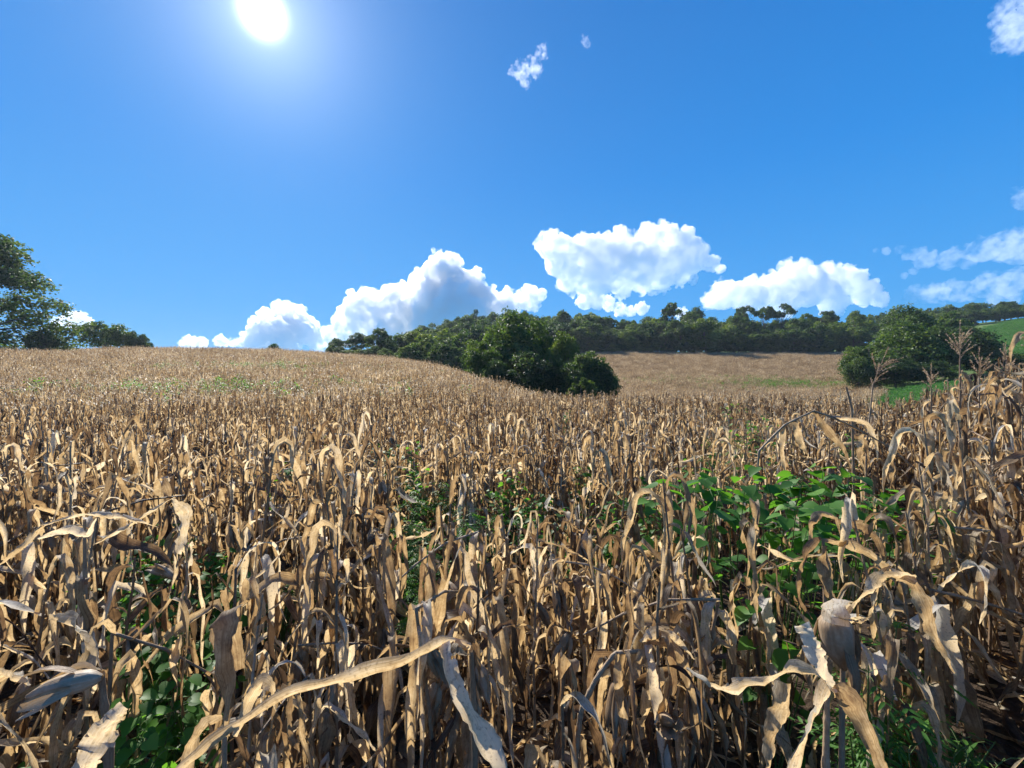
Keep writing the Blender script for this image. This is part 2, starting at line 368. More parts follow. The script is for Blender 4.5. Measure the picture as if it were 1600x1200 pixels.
def ear_mb(rng, base, direction, length=0.21, rad=0.03, lod=0):
    """A drooping ear in its papery husk with loose tips."""
    b = MB(); d = np.array(direction, float); d /= np.linalg.norm(d)
    nr, ns = (12, 12) if lod == 0 else (6, 6)
    s = np.cross(d, (0.3, 0.9, 0.2)); s /= np.linalg.norm(s); q = np.cross(d, s)
    ts = np.linspace(0, 1, nr); prof = np.interp(ts, [0, .06, .2, .45, .7, .88, 1], [.25, .6, .95, 1, .82, .45, .14])
    bend = rng.uniform(-.03, .03); V = []; UV = []
    for i, t in enumerate(ts):
        for j in range(ns):
            a = 2 * PI * j / ns
            r = rad * prof[i] * (1 + 0.10 * math.cos(5 * a + 2.2 * t) + 0.06 * math.sin(3 * a - t * 3) + .03 * math.sin(9 * t + 2 * a))
            V.append(np.array(base) + d * length * t + s * (r * math.cos(a) + bend * t * t) + q * r * math.sin(a)); UV.append((j / ns * 1.5, t * .5))
    b.add(V, grid_faces(nr, ns, True), rng.uniform(.25, .6), UV)
    if lod == 0:
        for k in range(5):                         # loose husk leaves
            a = rng.uniform(0, 2 * PI); o = s * math.cos(a) + q * math.sin(a)
            st = np.array(base) + d * length * rng.uniform(.05, .5) + o * rad * .8
            L_ = length * rng.uniform(.5, 1.0)
            pts = [st, st + d * L_ * .4 + o * .022, st + d * L_ * .75 + o * .03 + np.array([0, 0, -.012]), st + d * L_ + o * rng.uniform(.0, .06) + np.array([0, 0, -.04])]
            ribbon(b, catmull(pts, 8), .045 * np.array([.5, .9, 1, 1, .85, .6, .35, .05]), np.linspace(0, rng.uniform(-1, 1), 8), np.full(8, .9), rng, 4, rng.uniform(.2, .65), .003, side0=np.cross(d, o))
    return b

def tassel_mb(rng, base, direction, size=0.30, nb=12, lod=0):
    b = MB(); d = Vector(direction).normalized(); base = Vector(base)
    def spike(p0, dr, ln, r0):
        pts = []; nseg = 7 if lod == 0 else 3
        for i in range(nseg):
            t = i / (nseg - 1); pts.append(p0 + dr * ln * t + Vector((0, 0, -0.5 * ln * t * t * (1.1 - abs(dr.z)))))
        tube(b, [tuple(p) for p in pts], np.linspace(r0, r0 * .45, nseg), 4, rng.uniform(.2, .9))
        if lod == 0:                                # spikelets
            for k in range(int(ln / .006)):
                t = rng.uniform(.1, 1); c = p0 + dr * ln * t + Vector((0, 0, -0.5 * ln * t * t * (1.1 - abs(dr.z))))
                o = Vector((rng.gauss(0, 1), rng.gauss(0, 1), rng.gauss(0.3, 1))).normalized(); e = (dr + o * .8).normalized() * .022
                sd = e.cross(o).normalized() * .0045
                b.add([tuple(c), tuple(c + e * .5 + sd), tuple(c + e), tuple(c + e * .5 - sd)], [(0, 1, 2, 3)], rng.uniform(.2, 1))
    spike(base, d, size, .004)
    for k in range(nb):
        a = rng.uniform(0, 2 * PI); sp = rng.uniform(.35, 1.0)
        dr = (d + Vector((math.cos(a), math.sin(a), rng.uniform(-.2, .2))) * sp).normalized()
        spike(base + d * size * rng.uniform(-.05, .4), dr, size * rng.uniform(.32, .6), .0024)
    return b

def make_plant(seed, kind, lod=0, lw=1.0):
    """kind: 'hanging', 'snapped', 'tasselled', 'eared'. Returns (part name, MB, material) list about the plant's foot."""
    rng = random.Random(seed); parts = []
    H = rng.uniform(1.3, 1.86); lean = rng.gauss(0, .11); la = rng.uniform(0, 2 * PI)
    path = []; n = 9 if lod == 0 else 5
    brk = rng.uniform(.58, .86) if kind == 'snapped' else 9
    if kind == 'snapped': H *= 1.12
    p = np.zeros(3); dirv = np.array([math.cos(la) * lean, math.sin(la) * lean, 1.0]); seg = H / (n - 1); path.append(p.copy())
    ba = rng.uniform(0, 2 * PI); be = rng.uniform(-45, 25)
    for i in range(1, n):
        if i / (n - 1) > brk:
            q = math.radians(be); be -= rng.uniform(4, 24)
            dirv = np.array([math.cos(ba) * math.cos(q), math.sin(ba) * math.cos(q), math.sin(q)])
        p = p + seg * dirv / np.linalg.norm(dirv) + np.array([rng.gauss(0, .006), rng.gauss(0, .006), 0]); path.append(p.copy())
    path = np.array(path)
    b = MB(); dense = []                              # stalk with thicker nodes
    rr = []
    for i in range(n - 1):
        for t in ((0.0, .12, .5, .88) if lod == 0 else (0.0,)):
            dense.append(path[i] * (1 - t) + path[i + 1] * t); f = (i + t) / (n - 1)
            rr.append((.0125 - .0075 * f) * (1.25 if t == 0 else (1.12 if t == .12 else 1)))
    dense.append(path[-1]); rr.append(.004)
    tube(b, dense, rr, 7 if lod == 0 else (4 if lod == 1 else 3), rng.uniform(.3, .7)); parts.append(('stalk', b, M_stalk))
    nl = {0: rng.randint(14, 16), 1: 10, 2: 9}[lod]; az = rng.uniform(0, 2 * PI)
    for k in range(nl):
        f = .22 + .76 * (k + .4) / nl; x = f * (n - 1); i = min(int(x), n - 2); base = path[i] + (path[i + 1] - path[i]) * (x - i)
        az += PI + rng.gauss(0, .45)
        ln = rng.uniform(.46, .95) * (1.0 if f < .85 else .75); ln = min(ln, base[2] * 1.0 + .12)
        wd = rng.choice([.026, .035, .045, .055, .068, .082, .1]) * rng.uniform(.85, 1.1) * (1 if f < .85 else .8) * lw
        parts.append(('leaf', dry_leaf(rng, base, az, ln, wd, lod, up=rng.uniform(60, 84) if (rng.random() < .1 or f > .93 and kind != 'snapped' and rng.random() < .35) else None), M_leaf))
    if kind == 'eared' or (lod == 0 and rng.random() < .65):
        f = rng.uniform(.52, .7); x = f * (n - 1); i = min(int(x), n - 2); base = path[i] + (path[i + 1] - path[i]) * (x - i)
        a = rng.uniform(0, 2 * PI); dz = -1.8 if rng.random() < .75 else rng.uniform(-.3, .8)
        parts.append(('ear', ear_mb(rng, base + np.array([math.cos(a), math.sin(a), 0]) * .02, (math.cos(a) * .7, math.sin(a) * .7, dz), rng.uniform(.18, .25), rng.uniform(.026, .035), lod), M_husk))
    if kind == 'tasselled':
        parts.append(('tassel', tassel_mb(rng, path[-1], path[-1] - path[-2], rng.uniform(.24, .34), 8, lod), M_tassel))
    return parts

KINDS = ['hanging'] * 6 + ['snapped'] * 7 + ['eared'] * 4 + ['tasselled'] * 2
PROTO = []
for s_, kd in enumerate(KINDS):
    PROTO.append((kd, [(nm, m_.mesh('corn_' + nm, mt), mt) for nm, m_, mt in make_plant(100 + s_, kd)]))
LBL = {'hanging': 'dry tan corn plant, leaves folded and hanging, standing upright in the near rows',
       'snapped': 'dry corn plant with its top snapped over sideways in the near rows',
       'eared': 'dry corn plant with a husked ear drooping from its stalk in the near rows',
       'tasselled': 'dry corn plant still carrying a feathery tassel in the near rows'}
GRP = {'hanging': 'upright dry corn plants in the near rows', 'snapped': 'snapped dry corn plants in the near rows',
       'eared': 'dry corn plants with drooping ears in the near rows', 'tasselled': 'tasselled dry corn plants in the near rows'}

# planting rows run away to the right; two rows are missing (open alleys)
ROWD = np.array([.829, .56]); ROWN = np.array([-.56, .829])
rs = np.random.RandomState(7)
near = []
hero_spots = []                                      # kept clear for the plants built one by one
def row_points(rmax):
    pts = []
    for k in range(-40, 60):
        nn = 1.77 + .36 + k * .72
        for t in np.arange(-rmax, rmax, .165):
            q = ROWD * (t + rs.normal(0, .05)) + ROWN * (nn + rs.normal(0, .055))
            pts.append(q)
    return np.array(pts)
pts = row_points(34)
r = np.hypot(pts[:, 0], pts[:, 1]); keep = (r < 33) & (pts[:, 1] > .2)
pts = pts[keep]
pts = pts[rs.rand(len(pts)) > .10]
nn = pts @ ROWN
gap = (np.abs(nn - 1.77) < .42) & (pts[:, 0] > 1.5) & (pts[:, 0] < 6.5)   # open alley on the right, with weeds in it
gap |= (np.abs(nn - 4.1) < .34) & (pts[:, 0] < 0.4) & (rs.rand(len(pts)) < .5)
pts = pts[~gap]
uu = pts[:, 0] / pts[:, 1]
pts = pts[(pts[:, 1] > 1.45) | (np.abs(uu) > 1.6)]
rr0 = np.hypot(pts[:, 0], pts[:, 1]); pts = pts[(rr0 > 1.5) & ~((pts[:, 0] > .8 * pts[:, 1]) & (rr0 < 2.3))]
HERO_CLEAR = [(1300, 1.65, .45), (700, 1.4, .22), (960, 1.9, .22), (350, 1.38, .25), (80, 1.5, .25), (1180, 1.6, .3)]
for px, Y, rad in HERO_CLEAR:
    c = np.array([(px - 800) / F * Y, Y]); pts = pts[np.hypot(*(pts - c).T) > rad]
# ground under the weed thicket on the right carries little maize
for cx, cy, rad, pr in ((2.2, 3.3, .8, .55),):
    pts = pts[~((np.hypot(pts[:, 0] - cx, pts[:, 1] - cy) < rad) & (rs.rand(len(pts)) < pr))]
ROW_WEEDS = [(648, 705, 7.), (640, 780, 5.), (604, 688, 8.), (700, 742, 6.), (822, 770, 5.5), (905, 738, 6.5), (882, 652, 12), (1135, 690, 6.), (1182, 652, 8.), (1205, 684, 7.), (662, 880, 3.6), (425, 735, 6.), (258, 826, 4.2), (345, 850, 4.), (1020, 762, 5.), (962, 775, 5.), (780, 745, 6.), (735, 800, 4.6), (1090, 720, 6.), (660, 840, 4.2), (650, 740, 6.), (1150, 655, 9.), (1330, 660, 8.), (440, 860, 3.8), (630, 820, 4.6), (850, 800, 4.8)]
GAP_WEEDS = [(250, 900, 3.4), (215, 955, 3.0), (275, 990, 2.6), (228, 1075, 2.2), (300, 1050, 2.5), (182, 870, 3.6), (330, 905, 3.4), (145, 1140, 1.9), (240, 960, 3.2)]
for px, py, Y in ROW_WEEDS + GAP_WEEDS:              # the weeds grow where maize failed
    c = np.array([(px - 800) / F * Y, Y]); dv = -c / np.hypot(*c); v_ = pts - c; al = np.clip(v_ @ dv, 0, .75)
    pts = pts[np.hypot(*(v_ - al[:, None] * dv).T) > (.22 if Y > 3.8 else .07)]
uu = pts[:, 0] / pts[:, 1]; rr_ = np.hypot(pts[:, 0], pts[:, 1])
infr = (np.abs(uu) < 1.24)
order = np.argsort(np.where(infr, rr_, 1e6))
N_IND = 284
ind = order[:N_IND]; rest = np.ones(len(pts), bool); rest[ind] = False
for q, i in enumerate(ind):
    x, y = pts[i]; kd, parts = PROTO[rs.choice(len(PROTO), p=None)]
    u = x / y
    sc = rs.uniform(.86, 1.08) * (1.14 if u > .9 and y > 3.5 else 1.0) * (.86 if y < 2.1 else 1.0)
    if kd == 'tasselled' and u < .5: kd, parts = PROTO[rs.randint(0, 17)]
    t = thing('corn_plant', (x, y, gz(x, y) - .02), LBL[kd], 'corn plant', GRP[kd], rs.uniform(0, 2 * PI), sc)
    for nm, m_, mt in parts: link(nm, m_, None, t)

# --- the rest of the crop: one object, instanced plants and far tufts
def gn_scatter(name, pos, rot, scl, idx, sources, label, cat):
    col = bpy.data.collections.new(name + '_sources')
    for k, (m_) in enumerate(sources):
        o = bpy.data.objects.new('%s_source_%02d' % (name, k), m_); col.objects.link(o)
    me = bpy.data.meshes.new(name); me.vertices.add(len(pos)); me.vertices.foreach_set('co', np.asarray(pos, np.float32).ravel())
    a = me.attributes.new('rot', 'FLOAT_VECTOR', 'POINT'); a.data.foreach_set('vector', np.asarray(rot, np.float32).ravel())
    a = me.attributes.new('scl', 'FLOAT_VECTOR', 'POINT'); a.data.foreach_set('vector', np.asarray(scl, np.float32).ravel())
    a = me.attributes.new('idx', 'INT', 'POINT'); a.data.foreach_set('value', np.asarray(idx, np.int32))
    o = bpy.data.objects.new(name, me); COL.objects.link(o)
    g = bpy.data.node_groups.new(name, 'GeometryNodeTree')
    g.interface.new_socket('Geometry', in_out='INPUT', socket_type='NodeSocketGeometry'); g.interface.new_socket('Geometry', in_out='OUTPUT', socket_type='NodeSocketGeometry')
    gi = N(g, 'NodeGroupInput'); gout = N(g, 'NodeGroupOutput'); ip = N(g, 'GeometryNodeInstanceOnPoints'); ci = N(g, 'GeometryNodeCollectionInfo')
    ci.inputs['Collection'].default_value = col; ci.inputs['Separate Children'].default_value = True; ci.inputs['Reset Children'].default_value = True
    def na(nm, dt): n = N(g, 'GeometryNodeInputNamedAttribute', data_type=dt); n.inputs['Name'].default_value = nm; return n.outputs[0]
    er = N(g, 'FunctionNodeEulerToRotation'); L(g, na('rot', 'FLOAT_VECTOR'), er.inputs[0])
    L(g, gi.outputs[0], ip.inputs['Points']); L(g, ci.outputs[0], ip.inputs['Instance']); ip.inputs['Pick Instance'].default_value = True
    L(g, na('idx', 'INT'), ip.inputs['Instance Index']); L(g, er.outputs[0], ip.inputs['Rotation']); L(g, na('scl', 'FLOAT_VECTOR'), ip.inputs['Scale'])
    L(g, ip.outputs[0], gout.inputs[0])
    md = o.modifiers.new('scatter', 'NODES'); md.node_group = g
    return tag(o, label, cat, kind='stuff')
def merged(seed, kind, lod):
    """A whole plant as one mesh with three material slots."""
    groups = {}
    for nm, b, mt in make_plant(seed, kind, lod, .8): groups.setdefault(mt.name, (MB(), mt))[0].join(b)
    allb = MB(); cnt = []
    for b, mt in groups.values():
        allb.join(b); cnt.append((sum(len(f) for f in b.f), mt))
    me = allb.mesh('maize')
    ids = np.concatenate([np.full(c, k) for k, (c, _) in enumerate(cnt)])
    for c, mt in cnt: me.materials.append(mt)
    me.polygons.foreach_set('material_index', ids.astype(np.int32)); return me
def tuft(seed, size, nplants):
    rng = random.Random(seed); L_ = MB(); S_ = MB()
    for k in range(nplants):
        px_, py_ = rng.uniform(-size / 2, size / 2), rng.uniform(-size / 2, size / 2); sc = rng.uniform(.85, 1.15)
        for nm, b, mt in make_plant(seed * 100 + k, rng.choice(['hanging', 'snapped', 'hanging']), 2, .68):
            b.v = [v * sc + np.array([px_, py_, 0]) for v in b.v]
            if nm == 'stalk': continue
            L_.join(b)
    return L_.mesh('maize_tuft', M_leaf)
src = [merged(300 + k, kd, 0) for k, kd in enumerate(['hanging'] * 4 + ['snapped'] * 4 + ['eared'] * 2 + ['tasselled'] * 2)]
src += [tuft(500 + k, 2.4, 38) for k in range(4)]
pos, rot, scl, idx = [], [], [], []
pr = pts[rest]; m = corn_mask(pr[:, 0], pr[:, 1]) & (np.hypot(pr[:, 0], pr[:, 1]) < 26)
pr = pr[m]; z = ground(pr[:, 0], pr[:, 1]) - .02; n0 = len(pr)
pos.append(np.c_[pr, z]); rot.append(np.c_[np.zeros(n0), np.zeros(n0), rs.uniform(0, 6.28, n0)])
s0 = rs.uniform(.88, 1.12, n0) * np.where((pr[:, 0] / pr[:, 1] > .95), 1.12, 1); scl.append(np.c_[s0, s0, s0]); idx.append(np.where(rs.rand(n0) < .04, rs.randint(10, 12, n0), rs.randint(0, 10, n0)))
ax = np.arange(-230, 240, 2.0); ay = np.arange(0, 210, 2.0)
fx, fy = np.meshgrid(ax, ay); fx = fx.ravel() + rs.uniform(-.6, .6, fx.size); fy = fy.ravel() + rs.uniform(-.6, .6, fy.size)
m = corn_mask(fx, fy) & (np.hypot(fx, fy) > 25) & (np.abs(fx) < 1.75 * fy + 5); fx, fy = fx[m], fy[m]; n1 = len(fx)
pos.append(np.c_[fx, fy, ground(fx, fy) - .05]); rot.append(np.c_[np.zeros(n1), np.zeros(n1), rs.randint(0, 4, n1) * PI / 2 + rs.uniform(-.2, .2, n1)])
s1 = rs.uniform(.92, 1.08, n1); hz_ = np.array([mnoise.noise(Vector((a_ * .03, b_ * .07, 2.2))) + .6 * mnoise.noise(Vector((a_ * .12, b_ * .2, 7.7))) for a_, b_ in zip(fx, fy)]); hz_ = np.clip(.97 + .35 * hz_, .55, 1.15); scl.append(np.c_[s1, s1, s1 * rs.uniform(.9, 1.1, n1) * hz_]); idx.append(rs.randint(12, 16, n1))
gn_scatter('corn_crop', np.concatenate(pos), np.concatenate(rot), np.concatenate(scl), np.concatenate(idx), src, 'dry corn covering the field as far as the trees', 'crop')
print('corn instances', n0, n1)


# ------------------------------------------------------------------ plants built one by one
hr = random.Random(11)
def hero(px, Y, label, cat='corn plant', group=None, dx=0.0):
    x = (px - 800) / F * Y + dx
    return thing('corn_plant', (x, Y, gz(x, Y) - .02), label, cat, group)
def rel(t, pts): return [tuple(P(*p) - t.location) for p in pts]
def fill(pts):
    """(px, py) points without a distance take the last one given."""
    out = []; Y = None
    for p in pts:
        if len(p) == 3: Y = p[2]
        out.append((p[0], p[1], Y))
    return out
def h_leaf(t, pts, wmax, tint=.6, curl=.8, prof=None, twist=(0, 0), face=True, wave=.012, n=30, side=None):
    pp = np.array(rel(t, fill(pts))); s_ = np.linspace(0, 1, n); ll = np.stack([np.interp(s_ * (len(pp) - 1), np.arange(len(pp)), pp[:, k]) for k in range(3)], 1)
    path = catmull(pp, n) * .45 + ll * .55; path[1:-1] += np.array([[hr.gauss(0, .0016) for _ in range(3)] for _ in range(n - 2)])
    prof = prof or [.45, .8, 1, .95, .7, .3, .08]
    wd = wmax * np.interp(s_, np.linspace(0, 1, len(prof)), prof) * (1 + .14 * np.sin(s_ * 13 + hr.uniform(0, 6)) + .08 * np.sin(s_ * 31 + hr.uniform(0, 6)))
    T0 = path[1] - path[0]; side = side or (np.cross(T0, (0.1, 1, .25)) if face else np.cross(T0, (0, 0, 1)))
    b = MB(); ribbon(b, path, wd, twist[0] + (twist[1] - twist[0]) * s_, np.full(n, curl), hr, 7, tint, wave, side0=side)
    link('leaf', b.mesh('corn_leaf', M_leaf), None, t)
def h_stalk(t, pts, r=.012, tint=.55):
    pp = rel(t, fill(pts)); pp = np.array([(0, 0, 0)] + pp)
    n = 8 * len(pp); q_ = np.linspace(0, len(pp) - 1, n); path = catmull(pp, n) * .12 + .88 * np.stack([np.interp(q_, np.arange(len(pp)), pp[:, k]) for k in range(3)], 1); rr = np.linspace(r * 1.15, r * .6, n); rr[::6] *= 1.25
    b = MB(); tube(b, path, rr, 8, tint); link('stalk', b.mesh('corn_stalk', M_stalk), None, t)
def h_ear(t, a, b_, rad):
    A, B = rel(t, [a, b_]); A = np.array(A); B = np.array(B); d = B - A; ln = np.linalg.norm(d)
    link('ear', ear_mb(hr, A, d, ln, rad).mesh('corn_ear', M_husk), None, t)
def h_more(t, seed, n, zlo, zhi, top=None):
    """Ordinary hanging leaves on the lower stalk."""
    q = random.Random(seed); az = q.uniform(0, 6)
    for k in range(n):
        z = zlo + (zhi - zlo) * (k + .5) / n; az += PI + q.gauss(0, .5)
        b = dry_leaf(q, (0, 0, z), az, min(q.uniform(.4, .65), z + .1), q.uniform(.05, .085), 0)
        link('leaf', b.mesh('corn_leaf', M_leaf), None, t)

t = hero(350, 1.42, 'front corn plant whose wide leaf stands upright with a cut-off folded end')
h_stalk(t, [(351, 1140, 1.42)]); h_more(t, 1, 6, .25, .8)
h_leaf(t, [(352, 1150, 1.4), (350, 1080), (347, 1010), (346, 966, 1.42), (350, 960, 1.46), (357, 1000, 1.50), (368, 1050, 1.5)], .115, .62, .45, [.25, .4, .75, 1, 1, .8, .4])
h_leaf(t, [(347, 1120, 1.4), (322, 1130, 1.38), (303, 1165, 1.36), (290, 1220, 1.35), (285, 1270)], .055, .7, .9)
h_leaf(t, [(366, 1150, 1.4), (385, 1100), (408, 1064, 1.42), (425, 1075), (432, 1110)], .05, .85, .7)
t = hero(742, 1.5, 'front corn plant with one long rolled leaf sloping down to the left')
h_stalk(t, [(742, 1150, 1.48), (736, 1014, 1.44)]); h_more(t, 2, 8, .25, 1.0)
h_leaf(t, [(733, 1014, 1.44), (690, 1006, 1.38), (640, 1034, 1.33), (560, 1060, 1.3), (470, 1080, 1.27), (400, 1116, 1.22), (330, 1166, 1.18), (270, 1216, 1.15)], .068, .55, 1.7, [.6, .9, 1, 1, .9, .8, .7, .5], wave=.004)
h_leaf(t, [(690, 1006, 1.38), (697, 1040, 1.34), (715, 1085, 1.31), (745, 1140, 1.27), (770, 1200, 1.24), (782, 1265, 1.22)], .092, .8, .55, [.5, .8, .9, 1, 1, .8], twist=(.2, -.5))
h_leaf(t, [(730, 1012, 1.44), (712, 1004), (700, 1008, 1.4), (716, 1018, 1.36), (735, 1024, 1.34)], .06, .6, .9)
t = hero(1312, 1.78, 'front right corn plant with a swollen round husk under a pale folded flap')
h_stalk(t, [(1316, 1100, 1.78), (1318, 985)]); h_more(t, 3, 6, .25, .85)
h_ear(t, (1302, 958, 1.74), (1312, 1046, 1.72), .062)
h_leaf(t, [(1306, 962, 1.83), (1306, 944, 1.79), (1304, 938, 1.72), (1302, 950, 1.66), (1303, 975, 1.645)], .11, .68, .7, [.7, 1, 1, 1, .75], side=(1, 0, 0))
h_leaf(t, [(1324, 960, 1.75), (1350, 930), (1370, 908), (1395, 899), (1430, 901, 1.8)], .055, .75, .9, [.4, .7, 1, .9, .5])
h_leaf(t, [(1402, 902, 1.78), (1428, 912), (1445, 945), (1456, 985), (1474, 1020), (1492, 1052)], .065, .6, .7)
h_leaf(t, [(1326, 968, 1.75), (1345, 972), (1362, 962)], .022, .5, 1.2)
t = hero(1290, 2.3, 'corn plant behind the swollen husk, its brown leaves arching over to both sides')
h_stalk(t, [(1290, 960, 2.3), (1286, 842)]); h_more(t, 4, 7, .3, 1.2)
h_leaf(t, [(1285, 842, 2.3), (1262, 862), (1250, 900), (1252, 940), (1270, 968)], .06, .35, .8, twist=(.2, .7))
h_leaf(t, [(1285, 845, 2.3), (1330, 852), (1368, 872), (1392, 896), (1402, 920)], .06, .4, .9)
h_leaf(t, [(1290, 852, 2.28), (1290, 890), (1298, 930), (1318, 950)], .075, .45, .6)
h_leaf(t, [(1268, 850, 2.35), (1268, 818), (1285, 803), (1306, 810), (1314, 840)], .045, .3, .9)
h_leaf(t, [(1310, 815, 2.4), (1345, 822), (1372, 845), (1385, 890)], .06, .55, .6)
t = hero(1292, 1.42, 'front right corn plant with a white pointed upright leaf and broad splayed leaves')
h_stalk(t, [(1290, 1200, 1.42), (1293, 1072)]); h_more(t, 5, 6, .25, .7)
h_leaf(t, [(1305, 1082, 1.4), (1285, 1045), (1266, 1005, 1.43), (1252, 976, 1.45)], .062, 1.0, .5, [.35, .8, 1, .8])
h_leaf(t, [(1296, 1074, 1.4), (1282, 1090, 1.37), (1262, 1150, 1.35), (1238, 1220, 1.33), (1225, 1280)], .09, .7, .6, [.5, .9, 1, .9, .6])
h_leaf(t, [(1300, 1074, 1.4), (1316, 1080), (1342, 1120), (1366, 1172), (1388, 1225), (1400, 1280)], .07, .45, .9)
h_leaf(t, [(1284, 1060, 1.45), (1240, 1044, 1.5), (1195, 1066), (1150, 1078), (1108, 1070), (1072, 1044, 1.6)], .05, .85, 1.0, [.6, .9, 1, 1, .7, .15])
h_leaf(t, [(1228, 1068, 1.5), (1222, 1110), (1206, 1160), (1195, 1220)], .085, .6, 1.0)
t = hero(897, 2.05, 'front corn plant with its stalk bent to the right and pale leaves hanging down')
h_stalk(t, [(898, 1190, 2.05), (908, 1110), (932, 1060), (962, 1020), (1012, 1017)], .014); h_more(t, 6, 7, .2, .9)
h_leaf(t, [(1012, 1006, 2.0), (1022, 1060), (1030, 1120), (1042, 1200), (1046, 1260)], .055, .9, .6, [.7, 1, 1, .9, .5])
h_leaf(t, [(1010, 1002, 2.), (1045, 1008), (1066, 1040), (1085, 1100), (1096, 1190)], .068, .6, .8)
h_leaf(t, [(965, 1022, 2.02), (968, 1090), (976, 1140), (962, 1210)], .055, .75, .9)
h_leaf(t, [(1014, 998, 2.), (1002, 1030), (986, 1075), (982, 1125)], .05, .45, .9)
h_leaf(t, [(1000, 1002, 2.02), (1030, 990), (1058, 1000), (1085, 1030)], .06, .8, .7)
t = hero(178, 1.5, 'front corn plant at the left with a smooth grey husk held out sideways')
h_stalk(t, [(170, 1180, 1.48), (158, 1050)], .015); h_more(t, 7, 7, .25, .9)
h_ear(t, (160, 1058, 1.46), (38, 1078, 1.40), .033)
h_leaf(t, [(44, 1068, 1.4), (12, 1056), (-20, 1072), (-50, 1100)], .06, .8, 1.0)
h_leaf(t, [(193, 1103, 1.36), (168, 1136, 1.33), (142, 1180, 1.3), (122, 1232, 1.28)], .088, .95, .5, [.4, .9, 1, .8])
h_leaf(t, [(76, 964, 1.7), (112, 975, 1.65), (140, 1005, 1.55), (158, 1048, 1.48)], .06, .6, .9)
t = hero(134, 2.3, 'bleached corn plant at the left with thin grey leaves blown out level to the right')
h_stalk(t, [(134, 1000, 2.3), (132, 812)]); h_more(t, 8, 9, .3, 1.4)
h_leaf(t, [(62, 822, 2.2), (130, 804), (185, 808), (248, 824)], .04, .95, 1.5, [.3, .8, 1, .15])
h_leaf(t, [(148, 850, 2.3), (200, 822), (240, 796), (274, 776)], .032, .9, 1.6)
h_leaf(t, [(270, 778, 2.3), (284, 800), (284, 838), (278, 864)], .085, .9, .5, [.4, .9, 1, .6])
h_leaf(t, [(66, 820, 2.2), (36, 852), (-5, 886)], .05, .8, 1.2)
h_leaf(t, [(60, 842, 2.2), (104, 828), (134, 838), (152, 806)], .045, .95, 1.0)
t = hero(1180, 4.1, 'corn plant with a long bare stalk broken into an arch over the green weeds')
h_stalk(t, [(1180, 800, 4.1), (1186, 705), (1226, 664), (1272, 642), (1330, 665), (1392, 700), (1432, 735)], .0095, .6)
h_leaf(t, [(1188, 704, 4.1), (1206, 688), (1226, 665), (1250, 654), (1274, 641)], .055, .8, 2.2); h_leaf(t, [(1268, 642, 4.1), (1300, 652), (1332, 667), (1362, 682), (1394, 702)], .05, .45, 2.2)
h_leaf(t, [(1240, 655, 4.1), (1252, 690), (1262, 712)], .09, .6, .9); h_leaf(t, [(1300, 652, 4.1), (1352, 660), (1370, 690), (1372, 720)], .07, .8, 1.2); h_leaf(t, [(1350, 676, 4.1), (1344, 706), (1352, 740)], .08, .5, .8)
h_leaf(t, [(1272, 642, 4.1), (1290, 668), (1318, 700), (1330, 730)], .08, .55, .8); h_leaf(t, [(1226, 664, 4.1), (1222, 700), (1230, 750)], .07, .6, .9); h_leaf(t, [(1392, 700, 4.1), (1396, 730), (1390, 770)], .08, .5, .9)
t = hero(1334, 4.4, 'bare dark corn stalk standing straight beside the broken arch')
h_stalk(t, [(1334, 750, 4.4), (1331, 640), (1322, 604)], .013); h_leaf(t, [(1333, 680, 4.4), (1350, 690), (1360, 730)], .07, .3, 1); h_more(t, 9, 3, .4, 1.0)
for px, pt, pb, Y, ln, lb in [(1500, 498, 560, 5.2, .4, 'tall corn plant at the right with the largest feathery tassel'), (1388, 538, 600, 5.6, .36, 'corn plant with a tassel leaning to the right in front of the dark trees'),
                              (1455, 566, 606, 6.2, .34, 'corn plant with a small upright tassel between the leaning one and the largest one'), (1530, 540, 590, 5.6, .38, 'corn plant with a bushy tassel just right of the largest one'), (1572, 545, 592, 5.4, .34, 'corn plant with a tassel nearest the right edge')]:
    t = hero(px - (38 if px == 1388 else 0), Y, lb)
    bx = px - (34 if px == 1388 else 0)
    h_stalk(t, [(bx, 700, Y), (bx + (px - bx) * .3, pb, Y)], .013)
    A, B = rel(t, [(bx + (px - bx) * .3, pb, Y), (px, pt, Y)]); A = np.array(A); B = np.array(B)
    link('tassel', tassel_mb(hr, A, B - A, np.linalg.norm(B - A), 14).mesh('corn_tassel', M_tassel), None, t)
    top = A[2]; q = random.Random(px)
    for k in range(9):
        z = top * (.35 + .62 * k / 9); b = dry_leaf(q, (A[0] * z / top, A[1] * z / top, z), q.uniform(0, 6.28), q.uniform(.4, .65), q.uniform(.05, .085), 0); link('leaf', b.mesh('corn_leaf', M_leaf), None, t)


